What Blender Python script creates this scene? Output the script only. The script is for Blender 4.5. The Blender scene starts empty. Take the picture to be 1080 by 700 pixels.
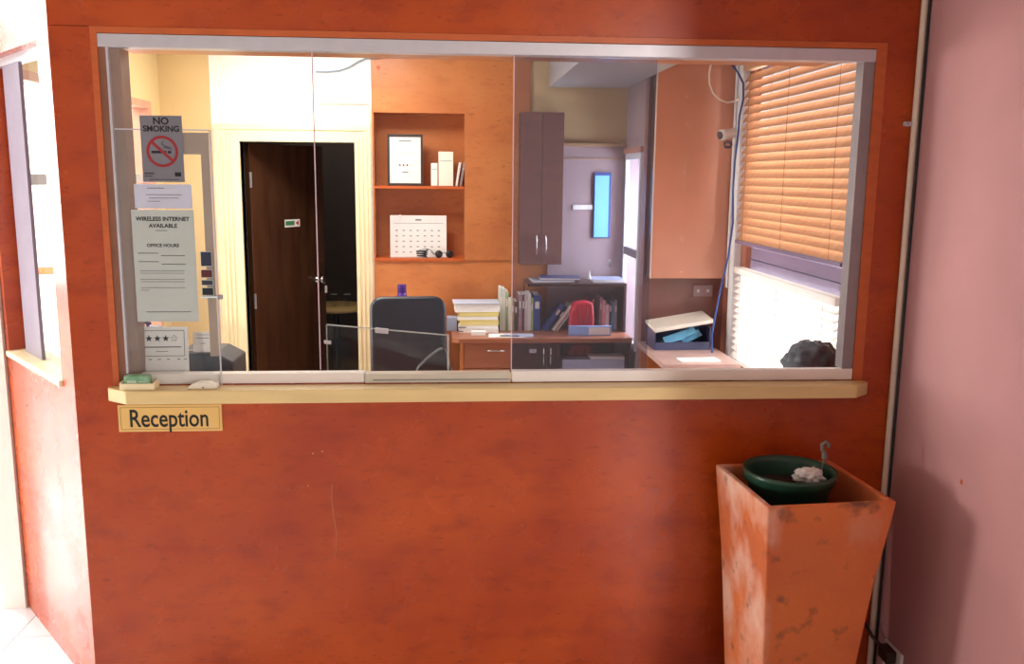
import bpy, bmesh, math, random
from mathutils import Vector, Matrix, Euler
random.seed(7)
R = math.radians
S = bpy.context.scene
COL = S.collection

# ------------------------------------------------------------------ camera
CAM = Vector((0, -3.05, 1.84))
F, YAW, PIT, ROL = 950.0, .0759, .1713, .0096
_w = Vector((math.sin(YAW)*math.cos(PIT), math.cos(YAW)*math.cos(PIT), -math.sin(PIT)))
_r = Vector((math.cos(YAW), -math.sin(YAW), 0))
_u = _r.cross(_w)
_r, _u = math.cos(ROL)*_r + math.sin(ROL)*_u, -math.sin(ROL)*_r + math.cos(ROL)*_u
cd = bpy.data.cameras.new('camera'); cam = bpy.data.objects.new('camera', cd); COL.objects.link(cam)
cam.matrix_world = Matrix(((_r.x, _u.x, -_w.x, CAM.x), (_r.y, _u.y, -_w.y, CAM.y), (_r.z, _u.z, -_w.z, CAM.z), (0, 0, 0, 1)))
cd.sensor_width = 36; cd.lens = F/1080*36; cd.clip_start = .05
S.camera = cam

def ray(x, y): return _w + _r*((x-540)/F) + _u*((350-y)/F)
def at(x, y, Y):                       # point of the upright plane at depth Y seen at a pixel
    d = ray(x, y); return CAM + d*((Y-CAM.y)/d.y)
def onz(x, y, Z):
    d = ray(x, y); return CAM + d*((Z-CAM.z)/d.z)
def onx(x, y, X):
    d = ray(x, y); return CAM + d*((X-CAM.x)/d.x)

# ------------------------------------------------------------------ world, lights, exposure
S.view_settings.view_transform = 'Standard'; S.view_settings.look = 'None'
S.view_settings.gamma = 1; S.view_settings.use_curve_mapping = False
S.view_settings.exposure = 0.0
wd = bpy.data.worlds.new('world'); S.world = wd; wd.use_nodes = True
bg = wd.node_tree.nodes['Background']; bg.inputs[0].default_value = (.93, .97, 1, 1); bg.inputs[1].default_value = .9

def area(name, loc, target, sx, sy, power, color=(1, 1, 1), spread=180):
    l = bpy.data.lights.new(name, 'AREA'); l.shape = 'RECTANGLE'; l.size = sx; l.size_y = sy
    l.energy = power; l.color = color; l.spread = R(spread)
    o = bpy.data.objects.new(name, l); COL.objects.link(o); o.location = loc
    o.rotation_euler = (Vector(target)-Vector(loc)).to_track_quat('-Z', 'Y').to_euler()
    return o
# daylight through the glazed left side, through the entrance behind the camera, through the office window
area('daylight_left', (-5.45, .26, 1.10), (1.2, -.25, .75), .5, .8, 140, (1, .94, .86))
area('daylight_entrance', (2.60, -6.35, 1.75), (0, 0, 1.3), .18, 1.9, 138, (1, .95, .88))
area('daylight_lobby', (-2.2, -5.9, 1.7), (-.8, 0, 1.4), 2.6, 2.2, 3, (1, .96, .92))
area('passage_fill', (-3.4, 1.6, 2.9), (-3.2, 1.6, 0), 1.8, 2.6, 120, (1, .98, .95))  # added overhead fill under the closed passage ceiling, no source seen
area('facet_glare_light', (-5.35, 4.25, 1.85), (0, 4.25, 1.85), 2.1, 1.8, 330, (1, .97, .93))  # added unseen source that gives the facet wall its reflected glare
area('daylight_office_window', (2.5, 1.3, 1.5), (1.6, 1.3, 1.45), 2.0, 2.0, 190, (1, .98, .96))
area('daylight_alcove_window', (1.62, 2.66, 1.4), (1.0, 2.64, 1.2), .46, 1.1, 46, (.88, .95, 1))
area('office_ceiling_lamp', (-.75, 2.1, 2.70), (-.75, 2.15, 0), .9, .5, 34, (1, .95, .84))

# ------------------------------------------------------------------ materials
def srgb(r, g, b):
    f = lambda c: ((c/255+.055)/1.055)**2.4 if c/255 > .04045 else c/255/12.92
    return (f(r), f(g), f(b), 1)
MATS = {}
def mat(name, col, rough=.5, metal=0., var=0., scale=8., stretch=(1, 1, 1), bump=0., spec=.5, trans=0., emit=0., coat=0., col2=None):
    if name in MATS: return MATS[name]
    m = bpy.data.materials.new(name); m.use_nodes = True; nt = m.node_tree; N = nt.nodes; L = nt.links
    b = N['Principled BSDF']; b.inputs['Roughness'].default_value = rough; b.inputs['Metallic'].default_value = metal
    b.inputs['Specular IOR Level'].default_value = spec
    if coat: b.inputs['Coat Weight'].default_value = coat; b.inputs['Coat Roughness'].default_value = .08
    b.inputs['Base Color'].default_value = col
    if emit: b.inputs['Emission Color'].default_value = col; b.inputs['Emission Strength'].default_value = emit
    tc = N.new('ShaderNodeTexCoord'); mp = N.new('ShaderNodeMapping'); mp.inputs['Scale'].default_value = stretch
    L.new(tc.outputs['Object'], mp.inputs[0])
    nz = N.new('ShaderNodeTexNoise'); nz.inputs['Scale'].default_value = scale; nz.inputs['Detail'].default_value = 4
    L.new(mp.outputs[0], nz.inputs['Vector'])
    mx = N.new('ShaderNodeMix'); mx.data_type = 'RGBA'
    c2 = col2 or tuple(c*(1-max(var, .04)) for c in col[:3])+(1,)
    mx.inputs[6].default_value = col; mx.inputs[7].default_value = c2
    rp = N.new('ShaderNodeMapRange'); rp.inputs[1].default_value = .35; rp.inputs[2].default_value = .68
    L.new(nz.outputs[0], rp.inputs[0]); L.new(rp.outputs[0], mx.inputs[0]); L.new(mx.outputs[2], b.inputs['Base Color'])
    if bump:
        bp = N.new('ShaderNodeBump'); bp.inputs['Strength'].default_value = bump; bp.inputs['Distance'].default_value = .002
        n2 = N.new('ShaderNodeTexNoise'); n2.inputs['Scale'].default_value = scale*9; L.new(mp.outputs[0], n2.inputs['Vector'])
        L.new(n2.outputs[0], bp.inputs['Height']); L.new(bp.outputs[0], b.inputs['Normal'])
    if trans:
        tr = N.new('ShaderNodeBsdfTranslucent'); L.new(mx.outputs[2], tr.inputs[0])
        ms = N.new('ShaderNodeMixShader'); ms.inputs[0].default_value = trans
        L.new(b.outputs[0], ms.inputs[1]); L.new(tr.outputs[0], ms.inputs[2]); L.new(ms.outputs[0], N['Material Output'].inputs[0])
    MATS[name] = m; return m

def laminate(name, c1, c2, c3, rough=.24):
    m = bpy.data.materials.new(name); m.use_nodes = True; nt = m.node_tree; N = nt.nodes; L = nt.links
    b = N['Principled BSDF']; b.inputs['Roughness'].default_value = rough
    tc = N.new('ShaderNodeTexCoord')
    def noise(sc, st, det):
        mp = N.new('ShaderNodeMapping'); mp.inputs['Scale'].default_value = st; L.new(tc.outputs['Object'], mp.inputs[0])
        n = N.new('ShaderNodeTexNoise'); n.inputs['Scale'].default_value = sc; n.inputs['Detail'].default_value = det
        L.new(mp.outputs[0], n.inputs['Vector']); return n.outputs[0]
    def mr(s, a, bb):
        r = N.new('ShaderNodeMapRange'); r.inputs[1].default_value = a; r.inputs[2].default_value = bb; L.new(s, r.inputs[0]); return r.outputs[0]
    def mix(f, a, bb):
        x = N.new('ShaderNodeMix'); x.data_type = 'RGBA'; L.new(f, x.inputs[0])
        for i, v in ((6, a), (7, bb)):
            if isinstance(v, tuple): x.inputs[i].default_value = v
            else: L.new(v, x.inputs[i])
        return x.outputs[2]
    a = mix(mr(noise(1.6, (1, 1, 1.4), 3), .35, .66), c1, c2)
    a = mix(mr(noise(7, (1, 1, 2), 7), .50, 1.0), a, c3)
    a = mix(mr(noise(20, (1, 1, 3.5), 6), .60, .86), a, tuple(c*.6 for c in c3[:3])+(1,))
    a = mix(mr(noise(48, (.6, .6, 3), 3), .66, .80), a, tuple(c*.45 for c in c3[:3])+(1,))
    L.new(a, b.inputs['Base Color'])
    rr = N.new('ShaderNodeMapRange'); rr.inputs[3].default_value = rough-.05; rr.inputs[4].default_value = rough+.1
    L.new(noise(5, (1, 1, 1), 4), rr.inputs[0]); L.new(rr.outputs[0], b.inputs['Roughness'])
    MATS[name] = m; return m

def glass(name, tint=(.95, .96, .97), haze=.02, rough=.01, ior=1.45):
    m = bpy.data.materials.new(name); m.use_nodes = True; nt = m.node_tree; N = nt.nodes; L = nt.links
    N.remove(N['Principled BSDF'])
    t = N.new('ShaderNodeBsdfTransparent'); t.inputs[0].default_value = tint+(1,)
    g = N.new('ShaderNodeBsdfGlossy'); g.inputs['Roughness'].default_value = rough
    fr = N.new('ShaderNodeFresnel'); fr.inputs[0].default_value = ior
    m1 = N.new('ShaderNodeMixShader'); ge = N.new('ShaderNodeNewGeometry'); mu = N.new('ShaderNodeMath'); mu.operation = 'MULTIPLY'; sb = N.new('ShaderNodeMath'); sb.operation = 'SUBTRACT'; sb.inputs[0].default_value = 1
    L.new(ge.outputs['Backfacing'], sb.inputs[1]); L.new(fr.outputs[0], mu.inputs[0]); L.new(sb.outputs[0], mu.inputs[1]); L.new(mu.outputs[0], m1.inputs[0]); L.new(t.outputs[0], m1.inputs[1]); L.new(g.outputs[0], m1.inputs[2])
    d = N.new('ShaderNodeBsdfDiffuse'); d.inputs[0].default_value = (.8, .8, .85, 1)
    m2 = N.new('ShaderNodeMixShader'); m2.inputs[0].default_value = haze; L.new(m1.outputs[0], m2.inputs[1]); L.new(d.outputs[0], m2.inputs[2])
    L.new(m2.outputs[0], N['Material Output'].inputs[0]); MATS[name] = m; return m

LAM = laminate('cherry_laminate', srgb(190, 80, 20), srgb(164, 58, 20), srgb(128, 38, 18))
LAMI = laminate('office_laminate', srgb(208, 136, 82), srgb(194, 118, 70), srgb(170, 96, 60), .3)
TRIM = mat('orange_edging', srgb(200, 98, 46), .35, var=.15, scale=14, stretch=(1, 1, 3))
CREAM = mat('cream_paint', srgb(246, 232, 190), .45, var=.06)
SILLM = mat('sill_cream', srgb(232, 206, 146), .3, var=.1, scale=5, stretch=(1, 4, 4))
OCHRE = mat('ochre_paint', srgb(226, 198, 144), .6, var=.1, scale=2)
WHITE = mat('white_paint', srgb(250, 248, 240), .6, var=.03)
PURP = mat('mauve_paint', srgb(190, 138, 138), .75, var=.1, scale=3, bump=.25)
GREYP = mat('mauve_grey_panel', srgb(176, 156, 158), .4, var=.12, scale=3)
CEIL = mat('ceiling_paint', srgb(222, 222, 216), .8, var=.04)
ALU = mat('aluminium', srgb(205, 204, 212), .35, .35, var=.06, scale=20)
ALUD = mat('dull_aluminium', srgb(150, 146, 150), .4, .4, var=.1, scale=20)
TILE = mat('white_tile', srgb(236, 236, 242), .18, var=.04, scale=3)
GROUT = mat('grout', srgb(168, 172, 196), .8, var=.1)
DARKDOOR = mat('dark_door', srgb(74, 46, 30), .16, var=.3, scale=5, stretch=(3, 3, .5), col2=srgb(58, 34, 22))
DARKW = mat('dark_wood', srgb(74, 50, 44), .3, var=.25, scale=5, stretch=(1, 1, 6))
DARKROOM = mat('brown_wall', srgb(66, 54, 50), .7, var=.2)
BLACK = mat('black_plastic', srgb(26, 26, 30), .4, var=.2)
LEATH = mat('black_leather', srgb(40, 47, 58), .42, var=.15, scale=14, bump=.06)
CHROME = mat('chrome', srgb(215, 215, 215), .15, 1., var=.05)
PAPER = mat('white_paper', srgb(238, 238, 236), .7, var=.03)
PAPERG = mat('grey_paper', srgb(186, 196, 192), .7, var=.04)
INK = mat('ink', srgb(20, 20, 22), .6, var=.1)
INKG = mat('ink_grey', srgb(120, 124, 126), .6, var=.1)
PGLASS = glass('pane_glass', (.97, .97, .98), .002, .01, 1.05)
GLASS = glass('window_glass', (.97, .98, .98), .0, .01, 1.12)
HAZE = glass('overlap_haze', (.82, .82, .88), .075, .1, 1.05)
PERSPEX = glass('perspex', (.95, .96, .96), .006, .03)
TERRA = None

# ------------------------------------------------------------------ mesh helpers
class MB:
    def __init__(s): s.v = []; s.f = []; s.sm = []
    def add(s, vs, fs, smooth=False, M=None):
        o = len(s.v); s.v += [tuple(M @ Vector(p)) if M else tuple(p) for p in vs]
        s.f += [tuple(i+o for i in f) for f in fs]; s.sm += [smooth]*len(fs); return s
    def box(s, x0, x1, y0, y1, z0, z1, M=None):
        v = [(x0, y0, z0), (x1, y0, z0), (x1, y1, z0), (x0, y1, z0), (x0, y0, z1), (x1, y0, z1), (x1, y1, z1), (x0, y1, z1)]
        return s.add(v, [(3, 2, 1, 0), (4, 5, 6, 7), (0, 1, 5, 4), (1, 2, 6, 5), (2, 3, 7, 6), (3, 0, 4, 7)], False, M)
    def prism(s, pts, h0, h1, M=None):              # polygon in xy extruded along z
        n = len(pts)
        v = [(p[0], p[1], h0) for p in pts]+[(p[0], p[1], h1) for p in pts]
        f = [tuple(range(n-1, -1, -1)), tuple(range(n, 2*n))]+[(i, (i+1) % n, n+(i+1) % n, n+i) for i in range(n)]
        return s.add(v, f, False, M)
    def lathe(s, prof, n=32, M=None, smooth=True):  # list of (r, z)
        v = []; f = []
        for r, z in prof:
            for i in range(n):
                a = 2*math.pi*i/n; v.append((r*math.cos(a), r*math.sin(a), z))
        for k in range(len(prof)-1):
            for i in range(n):
                j = (i+1) % n; f.append((k*n+i, k*n+j, (k+1)*n+j, (k+1)*n+i))
        s.add(v, f, smooth, M)
        s.add(v[:n], [tuple(range(n-1, -1, -1))], False, M); s.add(v[-n:], [tuple(range(n))], False, M)
        return s
    def tube(s, pts, r, n=10, closed=False):
        pts = [Vector(p) for p in pts]; rings = []
        rad = r if isinstance(r, (list, tuple)) else [r]*len(pts)
        up = None
        for i, p in enumerate(pts):
            t = (pts[min(i+1, len(pts)-1)]-pts[max(i-1, 0)])
            if t.length < 1e-9: t = Vector((0, 0, 1))
            t.normalize()
            if up is None: up = t.orthogonal().normalized()
            up = (up - t*up.dot(t))
            up = up.normalized() if up.length > 1e-6 else t.orthogonal().normalized()
            b = t.cross(up); rings.append([p+(up*math.cos(2*math.pi*k/n)+b*math.sin(2*math.pi*k/n))*rad[i] for k in range(n)])
        v = [q for rg in rings for q in rg]; f = []
        for i in range(len(rings)-1):
            for k in range(n):
                j = (k+1) % n; f.append((i*n+k, i*n+j, (i+1)*n+j, (i+1)*n+k))
        s.add(v, f, True); s.add(rings[0], [tuple(range(n-1, -1, -1))]); s.add(rings[-1], [tuple(range(n))])
        return s
    def build(s, name, m, parent=None, loc=(0, 0, 0), rot=(0, 0, 0), bev=0., seg=2, sub=0):
        me = bpy.data.meshes.new(name); me.from_pydata(s.v, [], s.f); me.update()
        for p, q in zip(me.polygons, s.sm): p.use_smooth = q
        me.materials.append(m)
        o = bpy.data.objects.new(name, me); COL.objects.link(o)
        o.location = loc; o.rotation_euler = rot; o.parent = parent
        if bev:
            md = o.modifiers.new('bevel', 'BEVEL'); md.width = bev; md.segments = seg; md.limit_method = 'ANGLE'; md.angle_limit = R(35)
            md.harden_normals = False
        if sub:
            md = o.modifiers.new('sub', 'SUBSURF'); md.levels = sub; md.render_levels = sub
        return o
def box(name, m, parent, x0, x1, y0, y1, z0, z1, bev=0.):
    return MB().box(x0, x1, y0, y1, z0, z1).build(name, m, parent, bev=bev)
def tag(o, label, cat, group=None):
    o['label'] = label; o['category'] = cat
    if group: o['group'] = group
    return o
def struct(o, label=None, cat=None):
    o['kind'] = 'structure'
    if label: o['label'] = label
    if cat: o['category'] = cat
    return o
def empty(name, loc=(0, 0, 0), rot=(0, 0, 0), parent=None):
    o = bpy.data.objects.new(name, None); COL.objects.link(o); o.location = loc; o.rotation_euler = rot; o.parent = parent
    o.empty_display_size = .05
    return o
def thing(name, label, cat, loc=(0, 0, 0), rot=(0, 0, 0), group=None):
    return tag(empty(name, loc, rot), label, cat, group)
def text(name, s, size, x, z, m, parent, y=-.0012, bold=0., align='CENTER', sx=1., depth=.0004):
    cu = bpy.data.curves.new(name, 'FONT'); cu.body = s; cu.size = size; cu.align_x = align; cu.align_y = 'CENTER'
    cu.offset = bold; cu.extrude = depth; cu.resolution_u = 4
    t = bpy.data.objects.new(name+'_tmp', cu); COL.objects.link(t)
    dg = bpy.context.evaluated_depsgraph_get(); me = bpy.data.meshes.new_from_object(t.evaluated_get(dg))
    bpy.data.objects.remove(t); bpy.data.curves.remove(cu)
    me.transform(Matrix.Translation((x, y, z)) @ Matrix.Rotation(R(90), 4, 'X') @ Matrix.Diagonal((sx, 1, 1, 1)))
    me.materials.clear(); me.materials.append(m)
    o = bpy.data.objects.new(name, me); COL.objects.link(o); o.parent = parent
    return o
def lines(parent, name, rows, m, y=-.0012, t=.0004):   # printed marks: (x0,x1,z0,z1)
    b = MB()
    for x0, x1, z0, z1 in rows: b.box(x0, x1, y-t, y+t, z0, z1)
    o = b.build(name, m, parent)
    if len(rows) > 1: o['kind'] = 'stuff'
    return o

# ================================================================== SETTING
XL, XR = -1.24, 1.615            # outer corners of the reception front
XW = 1.70                        # inner face of office right wall
YB = 2.95                        # office back wall
# floor with real tiles where the photograph shows them
fl = struct(MB().box(-6, 3.6, -6.6, 6.2, -.1, -.006).build('floor', GROUT))
T = .40
tx = onz(18, 670, 0).x; ty = onz(20, 671.5, 0).y
tm = MB().box(.002, T-.002, .002, T-.002, -.006, 0)
tile0 = tm.build('tile', TILE, fl); tmesh = tile0.data; first = True
for i in range(-6, 6):
    for j in range(-7, 14):
        x, y = tx+i*T, ty+j*T
        if x > -.1 or y > 5.5 or len(fl.children) > 290: continue
        if first: o = tile0; first = False
        else: o = bpy.data.objects.new('tile', tmesh); COL.objects.link(o); o.parent = fl
        o.location = (x, y, 0)
fs = MB().box(-.1, 3.6, -6.6, 6.2, -.006, -.0005).box(-6, tx-6*T-.01, -6.2, 6.2, -.006, -.0005).box(tx-6*T, -.1, -6.2, ty-7*T-.01, -.006, -.0005)
fs.build('floor_finish', TILE, fl)
struct(MB().box(-6, 3.6, -6.6, .0, 3.0, 3.1).build('ceiling', mat('lobby_ceiling', srgb(176, 160, 146), .8, var=.04)))
struct(MB().box(-6, -1.79, 0, 6.2, 3.0, 3.1).build('ceiling_passage', CEIL))

# reception front wall with its opening
OX0, OX1, OZ0, OZ1 = -1.112, 1.490, 1.132, 2.293
wf = MB()
wf.box(XL, OX0, 0, .06, 0, OZ1-.001).box(OX1, XW+.05, 0, .06, 0, OZ1+.001).box(OX0, OX1, 0, .06, 0, OZ0).box(XL, XW+.05, 0, .06, OZ1+.001, 3.0)
wallf = struct(wf.build('wall_front', LAM))
tb = .027
for nm, a in (('edge_trim', (OX0, OX1, -.003, .061, OZ1-.02, OZ1)), ('edge_trim', (OX0, OX0+.020, -.003, .061, OZ0, OZ1-.02)), ('edge_trim', (OX1-.035, OX1, -.003, .061, OZ0, OZ1-.02))):
    box(nm, TRIM, wallf, *a)
# scratch worn into the laminate
p = [at(x, y, 0) for x, y in ((350, 510), (350, 528), (352, 545), (355, 562), (354, 586))]
MB().tube([(q.x, -.0002, q.z) for q in p], .0011, 5).build('scratch', mat('scratch_pale', srgb(214, 150, 110), .7), wallf)
for x, y in ((340, 476), (325, 512), (330, 478)):
    q = at(x, y, 0); box('paint_chip', MATS['scratch_pale'], wallf, q.x-.003, q.x+.003, -.0004, .0002, q.z-.0025, q.z+.0025)

# mauve side wall on the right, lobby shell
wr = struct(MB().box(XR, XW+.2, -2.95, 0, 0, 3.0).build('wall_right', PURP))
q = onx(1014, 508, XR)
box('paint_chip', TRIM, wr, XR-.0008, XR+.001, q.y-.006, q.y+.006, q.z-.008, q.z+.008)
lb = MB().box(-6, -3.6, -6.6, -6.5, 0, 3).box(-.8, 2.1, -6.6, -6.5, 0, 3).box(3.0, 3.6, -6.6, -6.5, 0, 3).box(-3.6, -.8, -6.6, -6.5, 2.8, 3).box(2.1, 3.0, -6.6, -6.5, 2.8, 3)
LOB = mat('lobby_brown', srgb(150, 104, 84), .6, var=.1, scale=3)
struct(lb.build('wall_lobby_entrance', LOB))
struct(MB().box(3.5, 3.6, -6.5, -2.95, 0, 3).box(XW+.2, 3.5, -3.05, -2.95, 0, 3).build('wall_lobby_right', LOB))
struct(MB().box(-5.6, -5.5, -6.5, -1.0, 0, 3).box(-5.6, -5.5, .75, 1.0, 0, 3).box(-5.6, -5.5, 5.4, 6.2, 0, 3).box(-5.6, -5.5, 1.0, 5.4, 0, .7).box(-5.6, -5.5, -1.0, 5.4, 2.8, 3).build('wall_lobby_left', WHITE))
struct(MB().box(-5.5, -1.69, 6.0, 6.1, 0, 3).build('wall_passage_end', WHITE))

# angled facet wall with its own small window
FD = Vector((-.535, .692, 0)).normalized(); FA = math.atan2(FD.y, FD.x)
FLEN, FS0, FS1, FZ0, FZ1 = .90, .135, .845, 1.105, 2.262
fc = empty('wall_left_facet', (XL, 0, 0), (0, 0, FA)); struct(fc)
# local x along the facet, local -y... outside is +y (left hand) of the direction, so the wall body lies at y<0
fb = MB().box(0, FS0, -.10, 0, 0, 3).box(FS1, FLEN, -.10, 0, 0, 3).box(FS0, FS1, -.10, 0, 0, FZ0).box(FS0, FS1, -.10, 0, FZ1, 3)
fb.build('panel', LAM, fc)
w2 = empty('window_2', (XL, 0, 0), (0, 0, FA)); struct(w2)
RAILM = mat('violet_grey_frame', srgb(150, 140, 160), .4, var=.1)
box('sill', CREAM, w2, FS0, FS1, -.115, .012, FZ0, FZ0+.022, .003)
box('head_rail', ALU, w2, FS0, FS1, -.08, -.04, FZ1-.03, FZ1)
box('mullion', RAILM, w2, .55, .775, -.058, -.045, FZ0+.022, FZ1-.03)
box('jamb', ALU, w2, FS0, FS0+.02, -.08, -.04, FZ0+.022, FZ1-.03)
box('pane', GLASS, w2, FS0+.02, FS1-.03, -.068, -.062, FZ0+.022, FZ1-.03)

# office left wall with an opening to the bright passage
XO = -1.79
e = XL+FD.x*FLEN
wl = MB().box(XO-.08, XO, 2.74, YB, 0, 2.75).box(XO-.08, XO, .74, 2.74, 0, .85).box(XO-.08, XO, .74, 2.74, 2.265, 2.75)
wlo = struct(wl.build('wall_left', OCHRE))
MB().box(XO-.10, XO, .69, .74, 0, 3.0).box(XO-.10, XO-.0805, 2.74, 6.0, 0, 3.0).box(XO-.10, XO-.0805, .74, 2.74, 0, .85).box(XO-.10, XO-.0805, .74, 2.74, 2.265, 3.0).build('white_lining', WHITE, wlo)
w3 = struct(empty('window_3'))
JMB = mat('pink_wood', srgb(206, 150, 124), .4, var=.1)
for a in ((.74, .77, .85, 2.265), (2.70, 2.74, .85, 2.265)): box('jamb', JMB, w3, XO-.09, XO+.012, a[0], a[1], a[2], a[3])
box('head', JMB, w3, XO-.09, XO+.012, .77, 2.70, 2.225, 2.265); box('sill', JMB, w3, XO-.09, XO+.03, .77, 2.70, .85, .88)
box('transom', ALU, w3, XO-.06, XO-.02, .77, 2.70, 1.78, 1.83); box('mullion', ALUD, w3, XO-.06, XO-.02, 2.2, 2.26, .88, 2.225)

# office ceiling, bulkheads
struct(MB().box(-1.87, XW+.1, .06, YB+.1, 2.75, 2.8).build('ceiling_office', CEIL))
struct(MB().box(-1.055, 1.335, .062, .215, 2.238, 2.75).build('trim_pelmet', LAMI))
struct(MB().box(.685, 1.19, 1.15, YB, 2.412, 2.75).build('ceiling_bulkhead', mat('grey_ceiling', srgb(186, 184, 180), .8, var=.05)))

# office back wall: ochre / white over the door / laminate with niche / mauve panel
DX0, DX1, DZ = -1.302, -.575, 2.042
NX0, NX1 = -.452, .135
nz_top, nz_bot = at(440, 119, YB).z, at(440, 274, YB).z
wb = empty('wall_back'); struct(wb)
MB().box(-1.87, -1.475, YB, YB+.10, 0, 2.75).build('ochre_section', OCHRE, wb)
MB().box(-1.475, NX0-.012, YB, YB+.10, DZ, 2.75).box(-1.475, DX0, YB, YB+.1, 0, DZ).box(DX1, NX0-.012, YB, YB+.1, 0, DZ).build('white_section', WHITE, wb)
MB().box(NX0-.012, NX1, YB, YB+.28, nz_top, 2.75).box(NX0-.012, .69, YB, YB+.28, 0, nz_bot).box(NX1, .56, YB-.012, YB+.28, nz_bot, 2.75).box(NX0-.012, NX1, YB+.20, YB+.28, nz_bot, nz_top).box(NX0-.012, NX0, YB, YB+.2, nz_bot, nz_top).build('laminate_section', LAMI, wb)
MB().box(.56, 1.30, YB, YB+.1, 2.05, 2.75).box(.56, .69, YB, YB+.1, nz_bot, 2.05).build('ochre_section', OCHRE, wb)
MB().box(.69, 1.30, YB-.012, YB+.1, 0, 2.04).build('mauve_section', GREYP, wb)
box('dado_rail', mat('rail_wood', srgb(188, 152, 112), .4, var=.1), wb, .69, 1.20, YB-.03, YB-.012, 2.035, 2.058, .003)
box('groove_strip', MATS['rail_wood'], wb, .74, 1.20, YB-.017, YB-.012, 1.955, 1.962)
# niche shelves (built in)
for zz in (at(440, 196, YB).z, nz_bot+.012):
    box('niche_shelf', TRIM, wb, NX0+.001, NX1-.001, YB-.015, YB+.199, zz-.018, zz)
SH1, SH2 = at(440, 196, YB).z, nz_bot+.012
# corner bead + vertical white line + brown wedge stain plate near the ceiling
# door casing
cs = struct(empty('door_frame_1'))
for x0, x1 in ((-1.463, DX0), (DX1, -.472)):
    MB().box(x0, x1, YB-.022, YB+.1, 0, DZ+.11).build('casing', CREAM, cs, bev=.004)
    xa = x0+.03 if x0 < -1 else x0+.012
    for k in range(3): box('moulding', CREAM, cs, xa+k*.028, xa+k*.028+.014, YB-.03, YB-.0215, 0, DZ+.02+k*.02, .003)
MB().box(DX0, DX1, YB-.022, YB+.1, DZ, DZ+.11).build('header', CREAM, cs, bev=.004)
box('moulding', CREAM, cs, -1.43, -.50, YB-.032, YB-.0215, DZ+.075, DZ+.095, .003)
# door leaf standing ajar into the dark back room
door = struct(empty('door_1', (DX0+.006, YB+.09, 0), (0, 0, R(57))))
DWD = .72
box('leaf', DARKDOOR, door, 0, DWD, -.04, 0, .005, DZ-.006, .002)
for zz in (.25, 1.0, 1.8): box('hinge', ALUD, door, -.004, .012, -.046, -.039, zz-.05, zz+.05)
hd = empty('handle_set', (DWD-.09, -.04, at(330, 296, YB+.5).z), (0, 0, 0), door)
MB().lathe([(.026, 0), (.026, .006), (.012, .010), (.012, .03), (.022, .038), (.027, .05), (.022, .062), (.006, .066)], 20, Matrix.Rotation(R(90), 4, 'X')).build('knob', CHROME, hd)
MB().tube([(-.02, -.03, 0), (-.075, -.035, .002)], .006, 8).build('lever', CHROME, hd)
MB().tube([(.005, -.06, -.005), (.012, -.064, -.03), (.014, -.064, -.045)], .0015, 6).build('key_ring', CHROME, hd)
box('key_tag', PAPER, hd, .003, .027, -.067, -.065, -.095, -.045)
zs = at(302, 236, YB+.3).z
pl = empty('sign_plate', (.385, -.0405, zs), (0, 0, 0), door)
box('plate', PAPER, pl, -.075, .075, -.002, 0, -.026, .026)
box('green_mark', mat('green_mark', srgb(60, 130, 80), .6), pl, -.068, .02, -.003, -.002, -.014, .016)
MB().prism([(.03, 0), (.062, .018), (.062, -.018)], -.003, -.002, Matrix.Rotation(R(90), 4, 'X')@Matrix.Diagonal((1, 1, 1, 1))).build('red_mark', mat('red_mark', srgb(190, 40, 50), .6), pl, loc=(0, -.0055, 0))
# dark back room
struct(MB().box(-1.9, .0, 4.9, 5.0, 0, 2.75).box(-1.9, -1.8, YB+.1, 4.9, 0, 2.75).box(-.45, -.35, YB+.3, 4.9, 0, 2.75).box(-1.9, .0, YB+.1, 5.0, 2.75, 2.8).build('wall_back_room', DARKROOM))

# office right side: blind wall with a window opening, jog wall, alcove wall with window
WY0, WY1, WZ0, WZ1 = .60, 1.93, .80, 2.45
MB_ = MB().box(XW, XW+.1, .06, WY0, 0, 2.75).box(XW, XW+.1, WY1, 2.4, 0, 2.75).box(XW, XW+.1, WY0, WY1, 0, WZ0).box(XW, XW+.1, WY0, WY1, WZ1, 2.75)
struct(MB_.build('wall_office_right', mat('brown_pink_paint', srgb(176, 112, 92), .5, var=.12)))
struct(MB().box(1.20, XW, 2.31, 2.39, 0, 2.75).build('wall_jog', mat('maroon_panel', srgb(150, 104, 98), .35, var=.2, scale=3)))
XA = 1.20; AY0, AY1, AZ0, AZ1 = 2.44, 2.91, .76, 1.99
struct(MB().box(XA, XA+.02, 2.39, AY0, 0, 2.75).box(XA, XA+.02, AY1, YB, 0, 2.75).box(XA, XA+.02, AY0, AY1, 0, AZ0).box(XA, XA+.02, AY0, AY1, AZ1, 2.75).build('wall_alcove', GREYP))
w4 = struct(empty('window_4'))
FW = mat('window_frame_white', srgb(228, 234, 238), .4, var=.05)
for a in ((AY0, AY0+.035, AZ0, AZ1), (AY1-.035, AY1, AZ0, AZ1), (AY0+.035, AY1-.035, AZ1-.04, AZ1), (AY0+.035, AY1-.035, AZ0, AZ0+.04), (AY0+.035, AY1-.035, 1.34, 1.39)):
    box('frame_bar', FW if a[3]-a[2] > .1 or a[2] > 1.9 or a[2] < .8 else ALUD, w4, XA-.010, XA+.012, *a)
box('pane', GLASS, w4, XA+.004, XA+.007, AY0+.035, AY1-.035, AZ0+.04, AZ1-.04)
box('architrave', JMB, w4, XA-.02, XA-.001, AY0-.03, AY1+.02, AZ1, AZ1+.035)
w5 = struct(empty('window_5'))
RAIL = mat('grey_violet_rail', srgb(140, 130, 160), .4, var=.1)
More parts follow.
